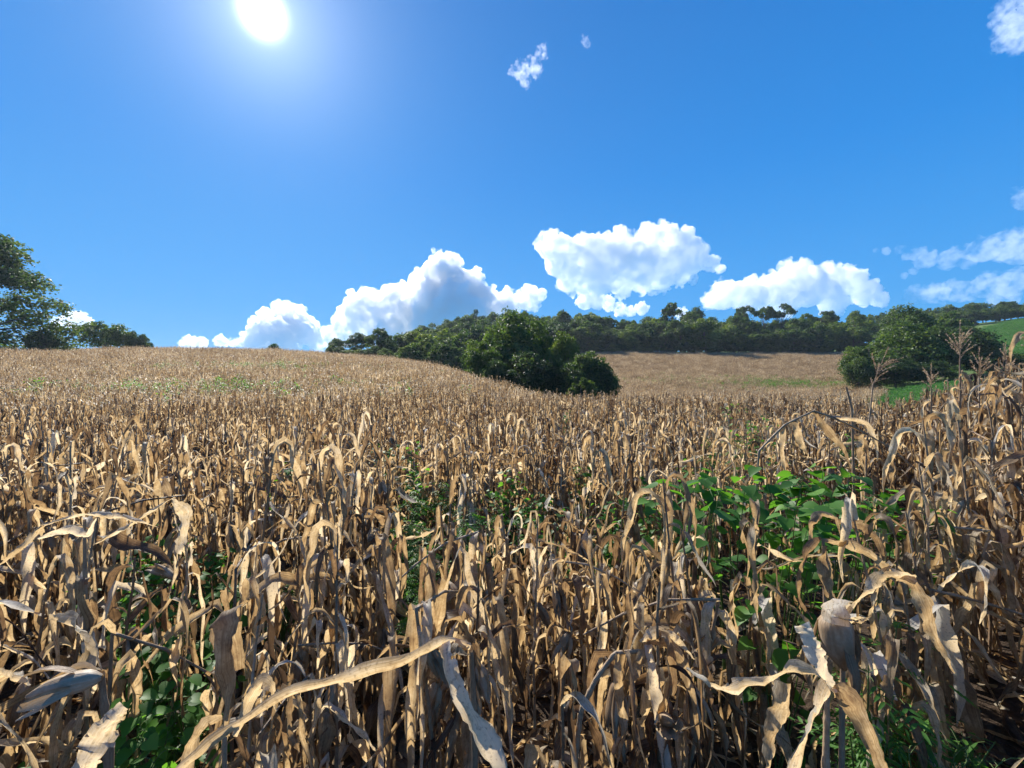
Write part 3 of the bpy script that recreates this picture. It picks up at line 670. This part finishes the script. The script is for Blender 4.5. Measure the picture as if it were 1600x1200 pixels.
# ------------------------------------------------------------------ green weeds
def heart_leaf(b, c, t, nrm, size, rng, tint):
    """A broad heart-shaped blade, folded a little along its midrib and drooping to its tip."""
    t = t / np.linalg.norm(t); s_ = np.cross(nrm, t); s_ /= np.linalg.norm(s_) + 1e-9; n_ = np.cross(t, s_)
    prof = [(-.12, .20), (.02, .40), (.25, .47), (.5, .38), (.75, .2), (1.0, .0)]
    fold = rng.uniform(.1, .35); V = []; droop = rng.uniform(.1, .3)
    for x, wd in prof:
        m_ = c + t * size * (x if x > -.1 else -.02) - n_ * size * droop * max(x, 0) ** 2
        e = c + t * size * x - n_ * size * droop * max(x, 0) ** 2
        V += [e - s_ * wd * size + n_ * fold * wd * size, m_, e + s_ * wd * size + n_ * fold * wd * size]
    b.add(V, grid_faces(len(prof), 3), tint)
def narrow_leaf(b, c, t, nrm, size, rng, tint):
    t = t / np.linalg.norm(t); s_ = np.cross(nrm, t); s_ /= np.linalg.norm(s_) + 1e-9; n_ = np.cross(t, s_); V = []
    for x, wd in [(0, .04), (.3, .13), (.65, .10), (1.0, .0)]:
        e = c + t * size * x - n_ * size * .25 * x * x; V += [e - s_ * wd * size, e - n_ * .02 * size, e + s_ * wd * size]
    b.add(V, grid_faces(4, 3), tint)
def weed_meshes(seed, H, spread, nstem, per, size, style, flat=False):
    rng = random.Random(seed); S_, L_ = MB(), MB()
    for k in range(nstem):
        a = rng.uniform(0, 2 * PI); out = spread * math.sqrt(rng.random()); top = H * (rng.uniform(.84, 1.0) if flat else rng.uniform(.55, 1))
        e = np.array([math.cos(a) * out, math.sin(a) * out, top])
        path = catmull([(rng.gauss(0, .02), rng.gauss(0, .02), 0), e * np.array([.35, .35, .45]), e * np.array([.8, .8, .85]), e], 9)
        tube(S_, path, np.linspace(.006, .002, 9) * (1 if H > .7 else .6), 5, rng.random())
        for j in range(per):
            f = (.25 + .75 * (j + rng.random()) / per) if not flat else 1 - .72 * (j / per) ** 1.5
            i = min(int(f * 8), 7); base = path[i] + (path[i + 1] - path[i]) * (f * 8 - i)
            az = rng.uniform(0, 2 * PI); d = np.array([math.cos(az), math.sin(az), rng.uniform(-.1, .5)]); pl = size * rng.uniform(.4, 1.1)
            c = base + d * pl; tube(S_, [base, base + d * pl * .5 + np.array([0, 0, .01]), c], .0016, 3, .6)
            nrm = np.array([rng.gauss(0, .35), rng.gauss(0, .35) - .15, 1.0]); tt = np.array([math.cos(az), math.sin(az), rng.uniform(-.55, .1)]); sz = size * rng.uniform(.65, 1.25)
            ti = min(1, max(0, rng.gauss(.45, .2)))
            if style == 'heart': heart_leaf(L_, c, tt, nrm, sz, rng, ti)
            elif style == 'narrow': narrow_leaf(L_, c, tt, nrm, sz, rng, ti)
            else:                                   # divided leaf: leaflets along a midrib
                for q in range(7):
                    tt2 = tt / np.linalg.norm(tt); sd = np.cross((0, 0, 1), tt2); g = (q // 2 + .6) / 4 * sz * 1.6
                    dr = tt2 * .7 + sd * (.8 if q % 2 else -.8) * (q < 6); narrow_leaf(L_, c + tt2 * g - np.array([0, 0, .2 * g]), dr, nrm, sz * .75, rng, ti)
    return S_.mesh('weed_stem', M_weedstem), L_.mesh('weed_foliage', M_weed)
def weed(px, py, Y, label, group, spread=.22, nstem=7, per=9, size=.07, style='heart', flat=False, seed=None):
    x = (px - 800) / F * Y; z = gz(x, Y); H = max(.15, EYE + (600 - py) / F * Y - z)
    st, fo = weed_meshes(seed if seed is not None else int(px * 7 + py), H, spread, nstem, per, size, style, flat)
    t = thing('leafy_weed', (x, Y, z), label, 'weed', group, 0)
    link('stem', st, None, t); link('foliage', fo, None, t); return t
LG = 'large-leaved weeds forming the thicket on the right'
for k, (px, py, Y) in enumerate([(1085, 752, 3.3), (1140, 736, 3.5), (1195, 722, 3.5), (1258, 726, 3.4), (1320, 728, 3.5), (1380, 748, 3.5), (1215, 772, 3.1), (1300, 775, 3.15)]):
    weed(px, py, Y, 'bushy green weed with broad heart-shaped leaves in the thicket among the right-hand corn', LG, .36, 6, 7, .118, 'heart', True, 900 + k)
for px, py, Y, sp, n, pr_, sz, lb in [(1195, 868, 2.9, .25, 4, 5, .13, 'weed with a few single pale leaves hanging below the thicket'), (1215, 955, 2.5, .2, 4, 5, .11, 'low weed with two bright leaves beside the open alley'), (1440, 838, 4.2, .3, 7, 8, .11, 'bright green weed in the alley right of the arching brown leaves'), (1425, 800, 5.0, .3, 6, 8, .11, 'weed behind the arching brown leaves at the end of the thicket')]:
    weed(px, py, Y, lb, None, sp, n, pr_, sz)
for px, py, Y, lb in [(1372, 935, 2.25, 'tall feathery weed with divided leaves behind the swollen husk'), (1352, 1040, 1.95, 'lower feathery weed with divided leaves right of the white pointed leaf'), (1405, 1010, 2.4, 'feathery weed at the edge of the bare soil'), (1395, 1110, 1.9, 'short feathery weed close to the bottom right')]:
    weed(px, py, Y, lb, None, .16, 7, 9, .075, 'divided')
for px, py, Y in [(1440, 1130, 2.0), (1490, 1150, 2.0), (1400, 1165, 1.85), (1455, 1180, 1.8), (1530, 1165, 2.1)]:
    weed(px, py, Y, 'low spreading weed with thin blades on the soil at the bottom right', 'low thin-bladed weeds at the bottom right', .28, 10, 8, .09, 'narrow')
for px, py, Y in GAP_WEEDS:
    weed(px, py, Y, 'dark green leafy weed filling the gap between corn plants on the left', 'leafy weeds in the left gap', .3, 8, 10, .075)
for px, py, Y in ROW_WEEDS:
    weed(px, py - 12, Y, 'small bright green weed growing up between the corn rows', 'small weeds between the corn rows', .3, 9, 13, .07 if Y > 4.5 else .06, hr.choice(['heart', 'heart', 'divided']))
weed(528, 662, 9.5, 'dark bushy weed standing alone among the corn left of centre', None, .35, 12, 14, .06, 'narrow')
# ground cover: too many small weeds to count
wsrc = []
for k in range(4):
    st, fo = weed_meshes(70 + k, .75, .3, 7, 9, .07, ['heart', 'divided', 'heart', 'narrow'][k]); wsrc.append(fo)
wx = rs.uniform(-1.6, 1.6, 30000); wy = rs.uniform(1.6, 62, 30000); wx = wx * wy
pn = np.array([mnoise.noise(Vector((a_ * .16, b_ * .16, 3.1))) + .5 * mnoise.noise(Vector((a_ * .5, b_ * .5, 9.1))) for a_, b_ in zip(wx, wy)])
m = (pn > .30) & corn_mask(wx, wy) & (rs.rand(30000) < np.clip((wy - 4) / 26, .0, 1))
wx, wy, pn = wx[m], wy[m], pn[m]
for cx, cy, sx, sy, n in ((-25, 36, 9, 4, 130), (66, 118, 15, 6, 900), (80, 108, 10, 5, 400), (-30, 60, 9, 5, 200)):   # greener patches of the field
    wx = np.r_[wx, rs.normal(cx, sx, n)]; wy = np.r_[wy, rs.normal(cy, sy, n)]; pn = np.r_[pn, np.full(n, .9)]
nw = len(wx); sw = np.clip(rs.uniform(.6, 1.1, nw) + (pn > .8) * 1.0, .5, 2.2)
gn_scatter('ground_weeds', np.c_[wx, wy, ground(wx, wy)], np.c_[np.zeros(nw), np.zeros(nw), rs.uniform(0, 6.28, nw)], np.c_[sw, sw, sw], rs.randint(0, 4, nw), wsrc, 'scattered low green weeds growing through the corn field', 'weeds')

# ------------------------------------------------------------------ soybeans
def leaf_quads(b, c, size, nrm, rng, jitter, tint):
    """Pointed leaf clumps: one bent rhombus each, facing roughly along nrm."""
    n = len(c); nn = nrm + rng.normal(0, jitter, (n, 3)); nn /= np.linalg.norm(nn, axis=1, keepdims=True) + 1e-9
    rdm = rng.normal(0, 1, (n, 3)); t = np.cross(nn, rdm); t /= np.linalg.norm(t, axis=1, keepdims=True) + 1e-9; s = np.cross(nn, t)
    L_ = size[:, None]; a = rng.uniform(.35, .6, (n, 1))
    V = np.stack([c - t * L_ * .5, c + s * L_ * a + nn * L_ * .1, c + t * L_ * .55 - nn * L_ * .08, c - s * L_ * a + nn * L_ * .1], 1).reshape(-1, 3)
    b.add(V, np.arange(4 * n).reshape(n, 4), np.repeat(tint, 4))
def soy_tuft(seed):
    rng = np.random.RandomState(seed); b = MB(); n = 420; size = 3.2
    row = rng.randint(0, 6, n); c = np.c_[rng.uniform(-size / 2, size / 2, n), (row - 2.5) * size / 6 + rng.normal(0, .13, n), rng.uniform(.3, .62, n)]
    leaf_quads(b, c, rng.uniform(.1, .18, n), np.tile([0, 0, 1.0], (n, 1)), rng, .5, rng.uniform(.1, .9, n)); return b.mesh('soy_tuft', M_soy)
ssrc = [soy_tuft(k) for k in range(3)]
ax = np.arange(40, 330, 2.9); ay = np.arange(50, 275, 2.9); fx, fy = np.meshgrid(ax, ay); fx, fy = fx.ravel(), fy.ravel()
m = soy_mask(fx, fy); fx, fy = fx[m], fy[m]; n2 = len(fx)
gn_scatter('soybean_crop', np.c_[fx, fy, ground(fx, fy)], np.c_[np.zeros(n2), np.zeros(n2), np.full(n2, .35)], np.ones((n2, 3)), rs.randint(0, 3, n2), ssrc, 'green soybeans growing in rows on the right hillside and below the trees', 'crop')

# ------------------------------------------------------------------ trees
def make_tree(seed, shape, leaves, leaf, nclump):
    """Unit-height tree: trunk with limbs, crown of leaf clumps. shape: (crown bottom, radius, style)"""
    rng = np.random.RandomState(seed); z0, R, style = shape
    C = []; k = 0
    while len(C) < nclump:
        d = rng.normal(0, 1, 3); d /= np.linalg.norm(d); rad = rng.uniform(.35, 1) ** .5
        if style == 'umbrella': c = np.array([d[0] * R * rad, d[1] * R * rad, .86 + .10 * d[2]]); rc = R * rng.uniform(.24, .4) * .75
        elif style == 'layered':
            t = rng.rand(); lr = R * (1 - .75 * t ** 1.4) * rng.uniform(.45, 1); an = rng.uniform(0, 2 * PI)
            c = np.array([math.cos(an) * lr, math.sin(an) * lr, z0 + (1 - z0 - .06) * t - .10 * lr / R]); rc = R * rng.uniform(.12, .24)
        else:
            zc = (1 + z0) / 2; hh = (1 - z0) / 2
            rc = R * rng.uniform(.2, .42)
            c = np.array([d[0] * (R - rc * .6) * rad, d[1] * (R - rc * .6) * rad, zc + d[2] * (hh - rc * .7) * rad])
            wgt = np.interp((c[2] - z0) / (1 - z0), [0, .25, .6, 1], [.8, 1, 1, .8]); c[:2] *= wgt
        C.append((c, rc, rng.uniform(-.34, .34)))
    b = MB(); per = leaves // nclump
    for c, rc, ct in C:
        n = int(per * (rc / (R * .3)) ** 1.6) + 20
        d = rng.normal(0, 1, (n, 3)); d[:, 2] += .55; d /= np.linalg.norm(d, axis=1, keepdims=True)
        bump = 1 + .25 * np.sin(d[:, 0] * 5 + ct * 30) * np.sin(d[:, 1] * 5 + ct * 17) + .15 * np.sin(d[:, 2] * 9)
        rr = rc * rng.uniform(.62, 1.05, n) * bump
        flat = .62 if style in ('umbrella', 'layered') else .74
        pos = c + d * rr[:, None] * np.array([1, 1, flat])
        leaf_quads(b, pos, leaf * rng.uniform(.6, 1.35, n), d * 1.0 + np.array([0, 0, .4]), rng, .85, np.clip(.45 + ct + rng.normal(0, .14, n), 0, 1))
    tr = MB(); top = .8 if style != 'umbrella' else .82
    bx, by = rng.uniform(-.03, .03, 2)
    tp = catmull([(0, 0, -.03), (bx * .5, by * .5, .25), (bx, by, .5), (0, 0, top)], 10)
    r0 = .022 if style != 'layered' else .026
    tube(tr, tp, np.linspace(r0, r0 * .3, 10), 8, .5)
    for c, rc, ct in C[:min(nclump, 22)]:
        st = tp[int(np.clip((c[2] - .25) / top * 9, 2, 9))]
        mid = (st + c) / 2 + np.array([0, 0, .02]); tube(tr, catmull([st, mid, c], 5), np.linspace(r0 * .38, r0 * .1, 5), 5, .5)
    return b, tr
TP = {}
def tree_proto(key, seeds, shape, leaves, leaf, nclump, mat):
    TP[key] = []
    for s in seeds:
        b, tr = make_tree(s, shape, leaves, leaf, nclump); TP[key].append((b.mesh('crown_' + key, mat, False), tr.mesh('trunk_' + key, M_bark)))
tree_proto('broad', (1, 2, 3, 4), (.02, .44, 'round'), 6000, .038, 24, M_crown)
tree_proto('dark', (5, 6, 7), (.0, .46, 'round'), 6000, .038, 24, M_crown_dark)
tree_proto('light', (8, 9), (.03, .42, 'round'), 8000, .038, 22, M_crown_light)
tree_proto('umbrella', (10, 11), (.7, .36, 'umbrella'), 1500, .045, 14, M_crown_dark)
tree_proto('euc', (12,), (.06, .50, 'layered'), 80000, .0155, 150, M_crown_dark)
tree_proto('fine', (13, 14, 15), (.02, .48, 'round'), 13000, .028, 40, M_crown)
tree_proto('finedark', (16, 17), (.0, .5, 'round'), 12000, .029, 36, M_crown_dark)
tree_proto('finelight', (18,), (.04, .45, 'round'), 9500, .031, 30, M_crown_light)
tree_proto('shrub', (19,), (-.02, .5, 'round'), 3500, .06, 14, M_crown_light)
tree_proto('spread', (20, 21), (.12, .55, 'wide'), 6000, .04, 26, M_crown)
tr_rs = np.random.RandomState(3)
def tree(key, px, py, Y, wpx, label, group=None, name='broadleaf_tree'):
    x = (px - 800) / F * Y; zt = EYE + (600 - py) / F * Y; zb = gz(x, Y) - .1; H = zt - zb
    protos = TP[key]; cr, tk = protos[tr_rs.randint(len(protos))]
    Rr = max(abs(v.co.x) for v in list(cr.vertices)[::37]); wsc = wpx / F * Y / (2 * Rr)
    wsc = min(max(wsc, H * .45), H * 2.2)
    t = thing(name, (x, Y, zb), label, 'tree' if name != 'shrub' else 'shrub', group, tr_rs.uniform(0, 6.28), (wsc, wsc, H))
    link('crown', cr, None, t); link('trunk', tk, None, t); return t

tree('euc', -52, 340, 85, 290, 'tall spreading tree with layered dark branches cut off by the left edge', name='spreading_tree')
tree('dark', 66, 514, 88, 40, 'small dark tree just right of the tall spreading tree')
tree('spread', 163, 499, 125, 66, 'broad flat-topped dark tree alone on the left ridge', name='spreading_tree')
tree('spread', 206, 514, 128, 38, 'low dark tree touching the flat-topped ridge tree on its right', name='spreading_tree')
tree('dark', 226, 522, 129, 26, 'smallest dark tree at the right end of the left ridge group')
tree('dark', 432, 537, 165, 34, 'tiny dark treetop showing over the ridge under the rounded cloud')
for px, py, Y, wd, k in [(528, 528, 150, 36, 'dark'), (557, 520, 155, 40, 'dark'), (592, 511, 146, 46, 'light'), (622, 519, 150, 42, 'broad'),
                         (608, 528, 140, 30, 'dark'), (650, 506, 150, 62, 'broad'), (690, 505, 135, 74, 'broad'), (664, 524, 120, 60, 'light'), (722, 516, 125, 72, 'broad'), (700, 530, 112, 60, 'dark'), (742, 505, 150, 70, 'dark'), (640, 535, 115, 40, 'broad')]:
    tree(k, px, py, Y, wd, {'dark': 'dark tree at the edge of the corn ridge left of the big clump', 'light': 'pale green tree at the edge of the corn ridge left of the big clump', 'broad': 'mid green tree at the edge of the corn ridge left of the big clump'}[k], 'trees behind the left corn ridge')
for row, (Y, off) in enumerate(((215, 14), (240, 6), (268, 0))):
    for px in range(648, 885, 17):
        py = np.interp(px, [640, 690, 730, 765, 800, 840, 885], [517, 500, 488, 484, 484, 488, 492]) + off + tr_rs.uniform(-3, 4)
        tree(tr_rs.choice(['broad', 'dark', 'broad']), px + tr_rs.uniform(-6, 6), py, Y + tr_rs.uniform(-8, 8), tr_rs.uniform(26, 40), 'small far tree on the wooded hill behind the big clump', 'trees on the far wooded hill')
B = [('fine', 792, 484, 66, 135, 'tallest broad tree in the clump in the middle of the field'), ('fine', 760, 516, 61, 74, 'rounded tree at the left side of the middle clump'),
     ('fine', 848, 498, 68, 105, 'broad tree behind the dark tree in the middle clump'), ('finelight', 884, 512, 61, 66, 'yellow-green rounded tree in the middle clump'),
     ('finedark', 822, 545, 58, 100, 'dark low tree at the front of the middle clump'), ('finedark', 912, 546, 56, 84, 'dark spreading tree at the right side of the middle clump'),
     ('finedark', 943, 566, 55, 48, 'low dark bushy tree at the right end of the middle clump'), ('finedark', 775, 560, 57, 60, 'low dark tree at the left foot of the middle clump'), ('finedark', 870, 560, 57, 70, 'low dark tree in front of the yellow-green tree')]
for k, px, py, Y, wd, lb in B: tree(k, px, py, Y, wd, lb, 'tree clump in the middle of the field')
tree('shrub', 908, 584, 50, 40, 'bright green shrub at the foot of the middle clump', name='shrub')
for row, (Y, base, stp, wd) in enumerate(((208, 507, 23, 50), (222, 497, 22, 48), (240, 489, 24, 46))):
    for px in np.arange(875, 1350, stp):
        py = base + tr_rs.uniform(-11, 10) + np.interp(px, [875, 960, 1100, 1180, 1260, 1350], [-5, 3, -1, 5, 2, -7])
        k = tr_rs.choice(['broad', 'broad', 'dark', 'dark', 'light'], p=[.3, .2, .22, .18, .1])
        tree(k, px + tr_rs.uniform(-7, 7), py, Y + tr_rs.uniform(-5, 5), wd * tr_rs.uniform(.8, 1.25), {'broad': 'mid green tree in the wood along the top of the far corn slope', 'dark': 'dark tree in the wood along the top of the far corn slope', 'light': 'yellow-green tree in the wood along the top of the far corn slope'}[k], 'trees along the top of the far slope')
for px in np.arange(872, 1352, 11):
    tree(tr_rs.choice(['dark', 'broad']), px + tr_rs.uniform(-4, 4), 531 + tr_rs.uniform(-5, 4), 206 + tr_rs.uniform(-2, 2), 26, 'low dark shrub at the foot of the far wood', 'shrubs at the foot of the far wood', 'shrub')
for px in np.arange(520, 745, 13):
    tree(tr_rs.choice(['dark', 'broad']), px + tr_rs.uniform(-4, 4), np.interp(px, [520, 740], [540, 552]) + tr_rs.uniform(-4, 4), np.interp(px, [520, 745], [140, 100]), 30, 'low shrub under the trees at the edge of the left ridge', 'shrubs under the trees of the left ridge', 'shrub')
for px, py, wd, lb in [(1050, 474, 34, 'round-headed tree rising above the far wood'), (1085, 486, 22, 'thin dark treetop above the far wood, right of the round-headed one'), (1165, 480, 34, 'thin-crowned tall tree above the far wood'), (1193, 482, 20, 'small flat crown between the two tall flat-crowned trees'), (1221, 476, 40, 'widest flat-crowned tree rising above the far wood'), (1283, 488, 34, 'flat-crowned tree at the right end of the far wood')]:
    tree('umbrella', px, py, 238, wd, lb, name='flat_crowned_tree')
R_ = [('fine', 1405, 503, 102, 130, 'large rounded tree at the left front of the right-hand clump'), ('fine', 1358, 528, 97, 84, 'lower rounded tree at the left end of the right-hand clump'), ('finedark', 1455, 505, 103, 110, 'dark broad tree in the middle of the right-hand clump'),
      ('fine', 1418, 476, 140, 104, 'tallest tree behind the right-hand clump'), ('broad', 1480, 484, 150, 70, 'mid green tree behind the dark one in the right-hand clump'), ('finedark', 1342, 556, 93, 40, 'small dark tree leaning on the left end of the right-hand clump'), ('finedark', 1500, 507, 108, 92, 'dark tree at the right of the right-hand clump below the soybeans'),
      ('finedark', 1550, 548, 96, 80, 'low dark tree under the green slope'), ('finedark', 1605, 552, 93, 90, 'low dark tree under the green slope at the right edge'), ('finedark', 1400, 556, 92, 90, 'low dark tree in front of the large rounded tree'), ('finedark', 1450, 560, 92, 90, 'low dark tree in front of the dark broad tree'), ('finedark', 1660, 545, 95, 90, 'low dark tree under the green slope outside the right edge')]
for k, px, py, Y, wd, lb in R_: tree(k, px, py, Y, wd, lb, 'tree clump on the right')
for px in range(1330, 1760, 15):
    for Y, off in ((262, 7), (290, 0)):
        py = np.interp(px, [1330, 1400, 1500, 1600, 1760], [490, 481, 476, 469, 462]) + off + tr_rs.uniform(-3, 3)
        tree(tr_rs.choice(['broad', 'dark', 'light', 'broad']), px + tr_rs.uniform(-6, 6), py, Y + tr_rs.uniform(-8, 8), tr_rs.uniform(24, 38), 'small far tree in the wood above the green slope', 'trees above the green slope')


# ------------------------------------------------------------------ clouds: real volumes far beyond the hills
def cloud_mat(name, dens, g=.55, scale=150, lo=.36, hi=.6):
    m, t = new_mat(name)
    v = N(t, 'ShaderNodeVolumePrincipled'); v.inputs['Color'].default_value = (1, 1, 1, 1); v.inputs['Density'].default_value = dens
    v.inputs['Anisotropy'].default_value = g
    tcx = N(t, 'ShaderNodeTexCoord'); nz = N(t, 'ShaderNodeTexNoise'); nz.inputs['Scale'].default_value = 1 / scale; nz.inputs['Detail'].default_value = 3; nz.inputs['Roughness'].default_value = .6
    L(t, tcx.outputs['Object'], nz.inputs['Vector'])
    mr = N(t, 'ShaderNodeMapRange'); L(t, nz.outputs[0], mr.inputs[0]); mr.inputs[1].default_value = lo; mr.inputs[2].default_value = hi; mr.inputs[3].default_value = 0; mr.inputs[4].default_value = dens
    L(t, mr.outputs[0], v.inputs['Density'])
    o = N(t, 'ShaderNodeOutputMaterial'); L(t, v.outputs[0], o.inputs['Volume']); return m
M_cloud = cloud_mat('thick_cloud', .030, .45, 120, .38, .62); M_thin = cloud_mat('thin_cloud', .007, .5, 90, .42, .72); M_wisp = cloud_mat('wispy_cloud', .010, .5, 38, .45, .75)
_b = bmesh.new(); bmesh.ops.create_icosphere(_b, subdivisions=2, radius=1); _b.verts.ensure_lookup_table()
ICO_V = np.array([v.co[:] for v in _b.verts]); ICO_F = np.array([[v.index for v in f.verts] for f in _b.faces]); _b.free()
def cloud(label, D, lobes, mat, seed, vox=None, rough=.10, sub=22):
    """lobes: (px, py, radius px) of the main billows; smaller billows grow on them."""
    rng = random.Random(seed); k = D / F; cb = MB(); ctr = P(lobes[0][0], lobes[0][1], D)
    def ball(c, r, sz=1.0): cb.add(ICO_V * np.array([r, r * sz, r]) + np.array(c), ICO_F)
    for px, py, r in lobes:
        c = P(px, py, D) - ctr + Vector((0, rng.uniform(-.5, .5) * r * k, 0)); R = r * k; ball(c, R, 1.1)
        for q in range(sub):
            d = Vector((rng.gauss(0, 1), rng.gauss(0, 1), rng.gauss(.45, .8))).normalized(); rr = R * rng.uniform(.16, .42)
            ball(c + d * (R * rng.uniform(.82, 1.02)), rr)
            for z_ in range(6):
                d2 = (d + Vector((rng.gauss(0, .8), rng.gauss(0, .8), rng.gauss(.2, .8)))).normalized(); ball(c + d * R * .95 + d2 * rr, rr * rng.uniform(.16, .45))
    me = cb.mesh('cloud_rough')
    o = bpy.data.objects.new('cloud_rough', me); COL.objects.link(o)
    rm = o.modifiers.new('remesh', 'REMESH'); rm.mode = 'VOXEL'
    rm.voxel_size = vox or max(max(r for _, _, r in lobes) * k / 26, 4)
    dg = bpy.context.evaluated_depsgraph_get(); me2 = bpy.data.meshes.new_from_object(o.evaluated_get(dg)); bpy.data.objects.remove(o); bpy.data.meshes.remove(me)
    n = len(me2.vertices); co = np.zeros(n * 3, np.float32); me2.vertices.foreach_get('co', co); co = co.reshape(-1, 3)
    no = np.zeros(n * 3, np.float32); me2.vertices.foreach_get('normal', no); no = no.reshape(-1, 3)
    Rm = np.mean([r for _, _, r in lobes]) * k; f = 1 / (Rm * .55); off = seed * 3.7
    dsp = np.array([abs(mnoise.noise(Vector(c) * f + Vector((off, 0, 0)))) * 1.0 + abs(mnoise.noise(Vector(c) * f * 2.3 + Vector((off, 5, 0)))) * .5 + abs(mnoise.noise(Vector(c) * f * 5.1 + Vector((off, 9, 0)))) * .26 for c in co])
    co = co + no * ((dsp - .35) * Rm * rough * 1.6)[:, None]
    me2.vertices.foreach_set('co', co.ravel()); me2.update(); me2.materials.clear(); me2.materials.append(mat)
    me2.name = 'cloud'; c = link('cloud', me2); c.location = ctr; return tag(c, label, 'cloud', kind='thing')
cloud('tallest cumulus cloud, a tower rising behind the wooded hill', 5200, [(690, 440, 34), (690, 418, 20), (720, 445, 30), (670, 475, 46), (740, 475, 34), (620, 490, 34), (570, 490, 30), (545, 512, 26), (790, 480, 24), (826, 470, 18), (846, 462, 9), (520, 524, 18), (700, 500, 60), (610, 520, 40), (780, 500, 36), (650, 450, 14)], M_cloud, 1)
cloud('rounded dome cloud standing on the left corn ridge', 5600, [(438, 505, 28), (420, 520, 28), (460, 512, 26), (478, 520, 20), (440, 530, 36), (398, 532, 16), (492, 534, 14), (505, 536, 10)], M_cloud, 2)
cloud('low row of small white puffs left of the dome cloud', 6000, [(300, 535, 10), (318, 537, 9), (342, 533, 9), (285, 538, 7), (365, 536, 7), (378, 535, 8)], M_cloud, 3)
cloud('small white cloud between the two leftmost trees', 5000, [(112, 503, 13), (98, 506, 10), (127, 500, 11), (138, 505, 8)], M_cloud, 4)
cloud('large floating cloud highest above the far wood', 3600, [(862, 385, 22), (880, 410, 30), (920, 395, 34), (960, 400, 34), (930, 425, 36), (985, 415, 34), (1030, 385, 32), (1060, 400, 36), (1030, 420, 34), (1085, 405, 22), (900, 435, 22), (1000, 440, 20), (850, 372, 10), (1110, 415, 12), (890, 438, 20), (940, 440, 22), (972, 442, 20), (1032, 434, 20), (1062, 424, 22), (1126, 420, 7)], M_cloud, 5)
cloud('small cloud peeping over the wood below the large floating cloud', 6000, [(915, 470, 14), (932, 472, 13), (950, 474, 11), (970, 484, 10), (1002, 484, 10), (985, 488, 8), (1065, 490, 9)], M_cloud, 6)
cloud('long cloud bank lying over the far wood right of the large cloud', 4200, [(1130, 462, 24), (1165, 468, 26), (1205, 458, 28), (1240, 430, 22), (1250, 452, 32), (1290, 448, 28), (1325, 440, 22), (1350, 458, 20), (1300, 470, 20), (1220, 480, 20), (1372, 468, 12), (1110, 472, 14)], M_cloud, 7)
cloud('grey streaky cloud reaching the right edge above the lower one', 3400, [(1430, 398, 11), (1455, 405, 13), (1490, 402, 15), (1530, 392, 20), (1565, 385, 24), (1600, 388, 26), (1640, 385, 30), (1405, 391, 7), (1384, 393, 6), (1370, 391, 4), (1418, 400, 7), (1440, 412, 8), (1428, 424, 6), (1415, 430, 5), (1480, 415, 9), (1510, 412, 10)], M_thin, 8, sub=14)
cloud('lowest cloud on the right resting above the hillside wood', 3800, [(1430, 462, 14), (1460, 458, 17), (1500, 455, 18), (1545, 446, 20), (1590, 440, 22), (1640, 445, 30), (1570, 465, 18)], M_thin, 9, sub=14)
cloud('thin wispy scrap of cloud alone in the upper sky', 2600, [(815, 112, 13), (833, 100, 13), (845, 85, 9), (850, 70, 5), (805, 108, 8), (822, 125, 9), (838, 115, 9), (798, 112, 5), (852, 90, 4)], M_wisp, 10, rough=.35, sub=10)
cloud('tiny wisp of cloud right of the larger wispy scrap', 2600, [(914, 64, 6), (918, 70, 5), (910, 58, 4)], M_wisp, 11, rough=.35, sub=8)
cloud('soft white cloud cut off by the top right corner', 2300, [(1590, 20, 30), (1575, 60, 20), (1610, 50, 34), (1568, 8, 14), (1630, 10, 40), (1556, 70, 7)], M_wisp, 12, rough=.25, sub=14)
cloud('small cloud fragment cut off by the right edge', 2800, [(1592, 305, 9), (1605, 310, 16), (1583, 298, 6), (1600, 322, 9)], M_thin, 13, rough=.25, sub=10)

# ------------------------------------------------------------------ the air between here and the hills
hb = MB(); X0, X1, Y0, Y1, Z0, Z1 = gx[0] - 5, gx[-1] + 5, gy[0] - 5, gy[-1] + 5, float(ZZ.min()) - 1, 92.0
hb.add([(x, y, z) for z in (Z0, Z1) for y in (Y0, Y1) for x in (X0, X1)], [(0, 2, 3, 1), (4, 5, 7, 6), (0, 1, 5, 4), (2, 6, 7, 3), (0, 4, 6, 2), (1, 3, 7, 5)])
m_, t_ = new_mat('haze'); v_ = N(t_, 'ShaderNodeVolumePrincipled'); v_.inputs['Color'].default_value = (.72, .86, 1.0, 1); v_.inputs['Density'].default_value = .00014; v_.inputs['Anisotropy'].default_value = .3
L(t_, v_.outputs[0], N(t_, 'ShaderNodeOutputMaterial').inputs['Volume'])
tag(link('haze', hb.mesh('haze', m_, False)), 'faint blue haze in the air over the fields', 'haze', kind='stuff')

lsrc = []
for k in range(5):
    q = random.Random(40 + k); b = MB(); an = q.uniform(0, 6); pth = [(.5 * (t_ - .5) * math.cos(an + t_), .5 * (t_ - .5) * math.sin(an + t_), .03 + .03 * math.sin(t_ * 5 + k)) for t_ in np.linspace(0, 1, 10)]
    ribbon(b, pth, .06 * np.array([.4, .8, 1, 1, 1, .9, .8, .6, .4, .1]), np.linspace(0, q.uniform(-2, 2), 10), np.full(10, q.uniform(.5, 1.6)), q, 5, q.uniform(.1, .7), .008); lsrc.append(b.mesh('fallen_leaf', M_leaf))
lx = rs.uniform(-1.4, 1.5, 5200); ly = 1.0 + 9 * rs.rand(5200) ** .8; lx = lx * ly; nl_ = len(lx); ls = rs.uniform(.6, 1.3, nl_)
gn_scatter('fallen_leaves', np.c_[lx, ly, ground(lx, ly)], np.c_[rs.uniform(-.3, .3, nl_), rs.uniform(-.3, .3, nl_), rs.uniform(0, 6.28, nl_)], np.c_[ls, ls, ls], rs.randint(0, 5, nl_), lsrc, 'dry fallen leaves littering the soil between the corn plants', 'leaf litter')
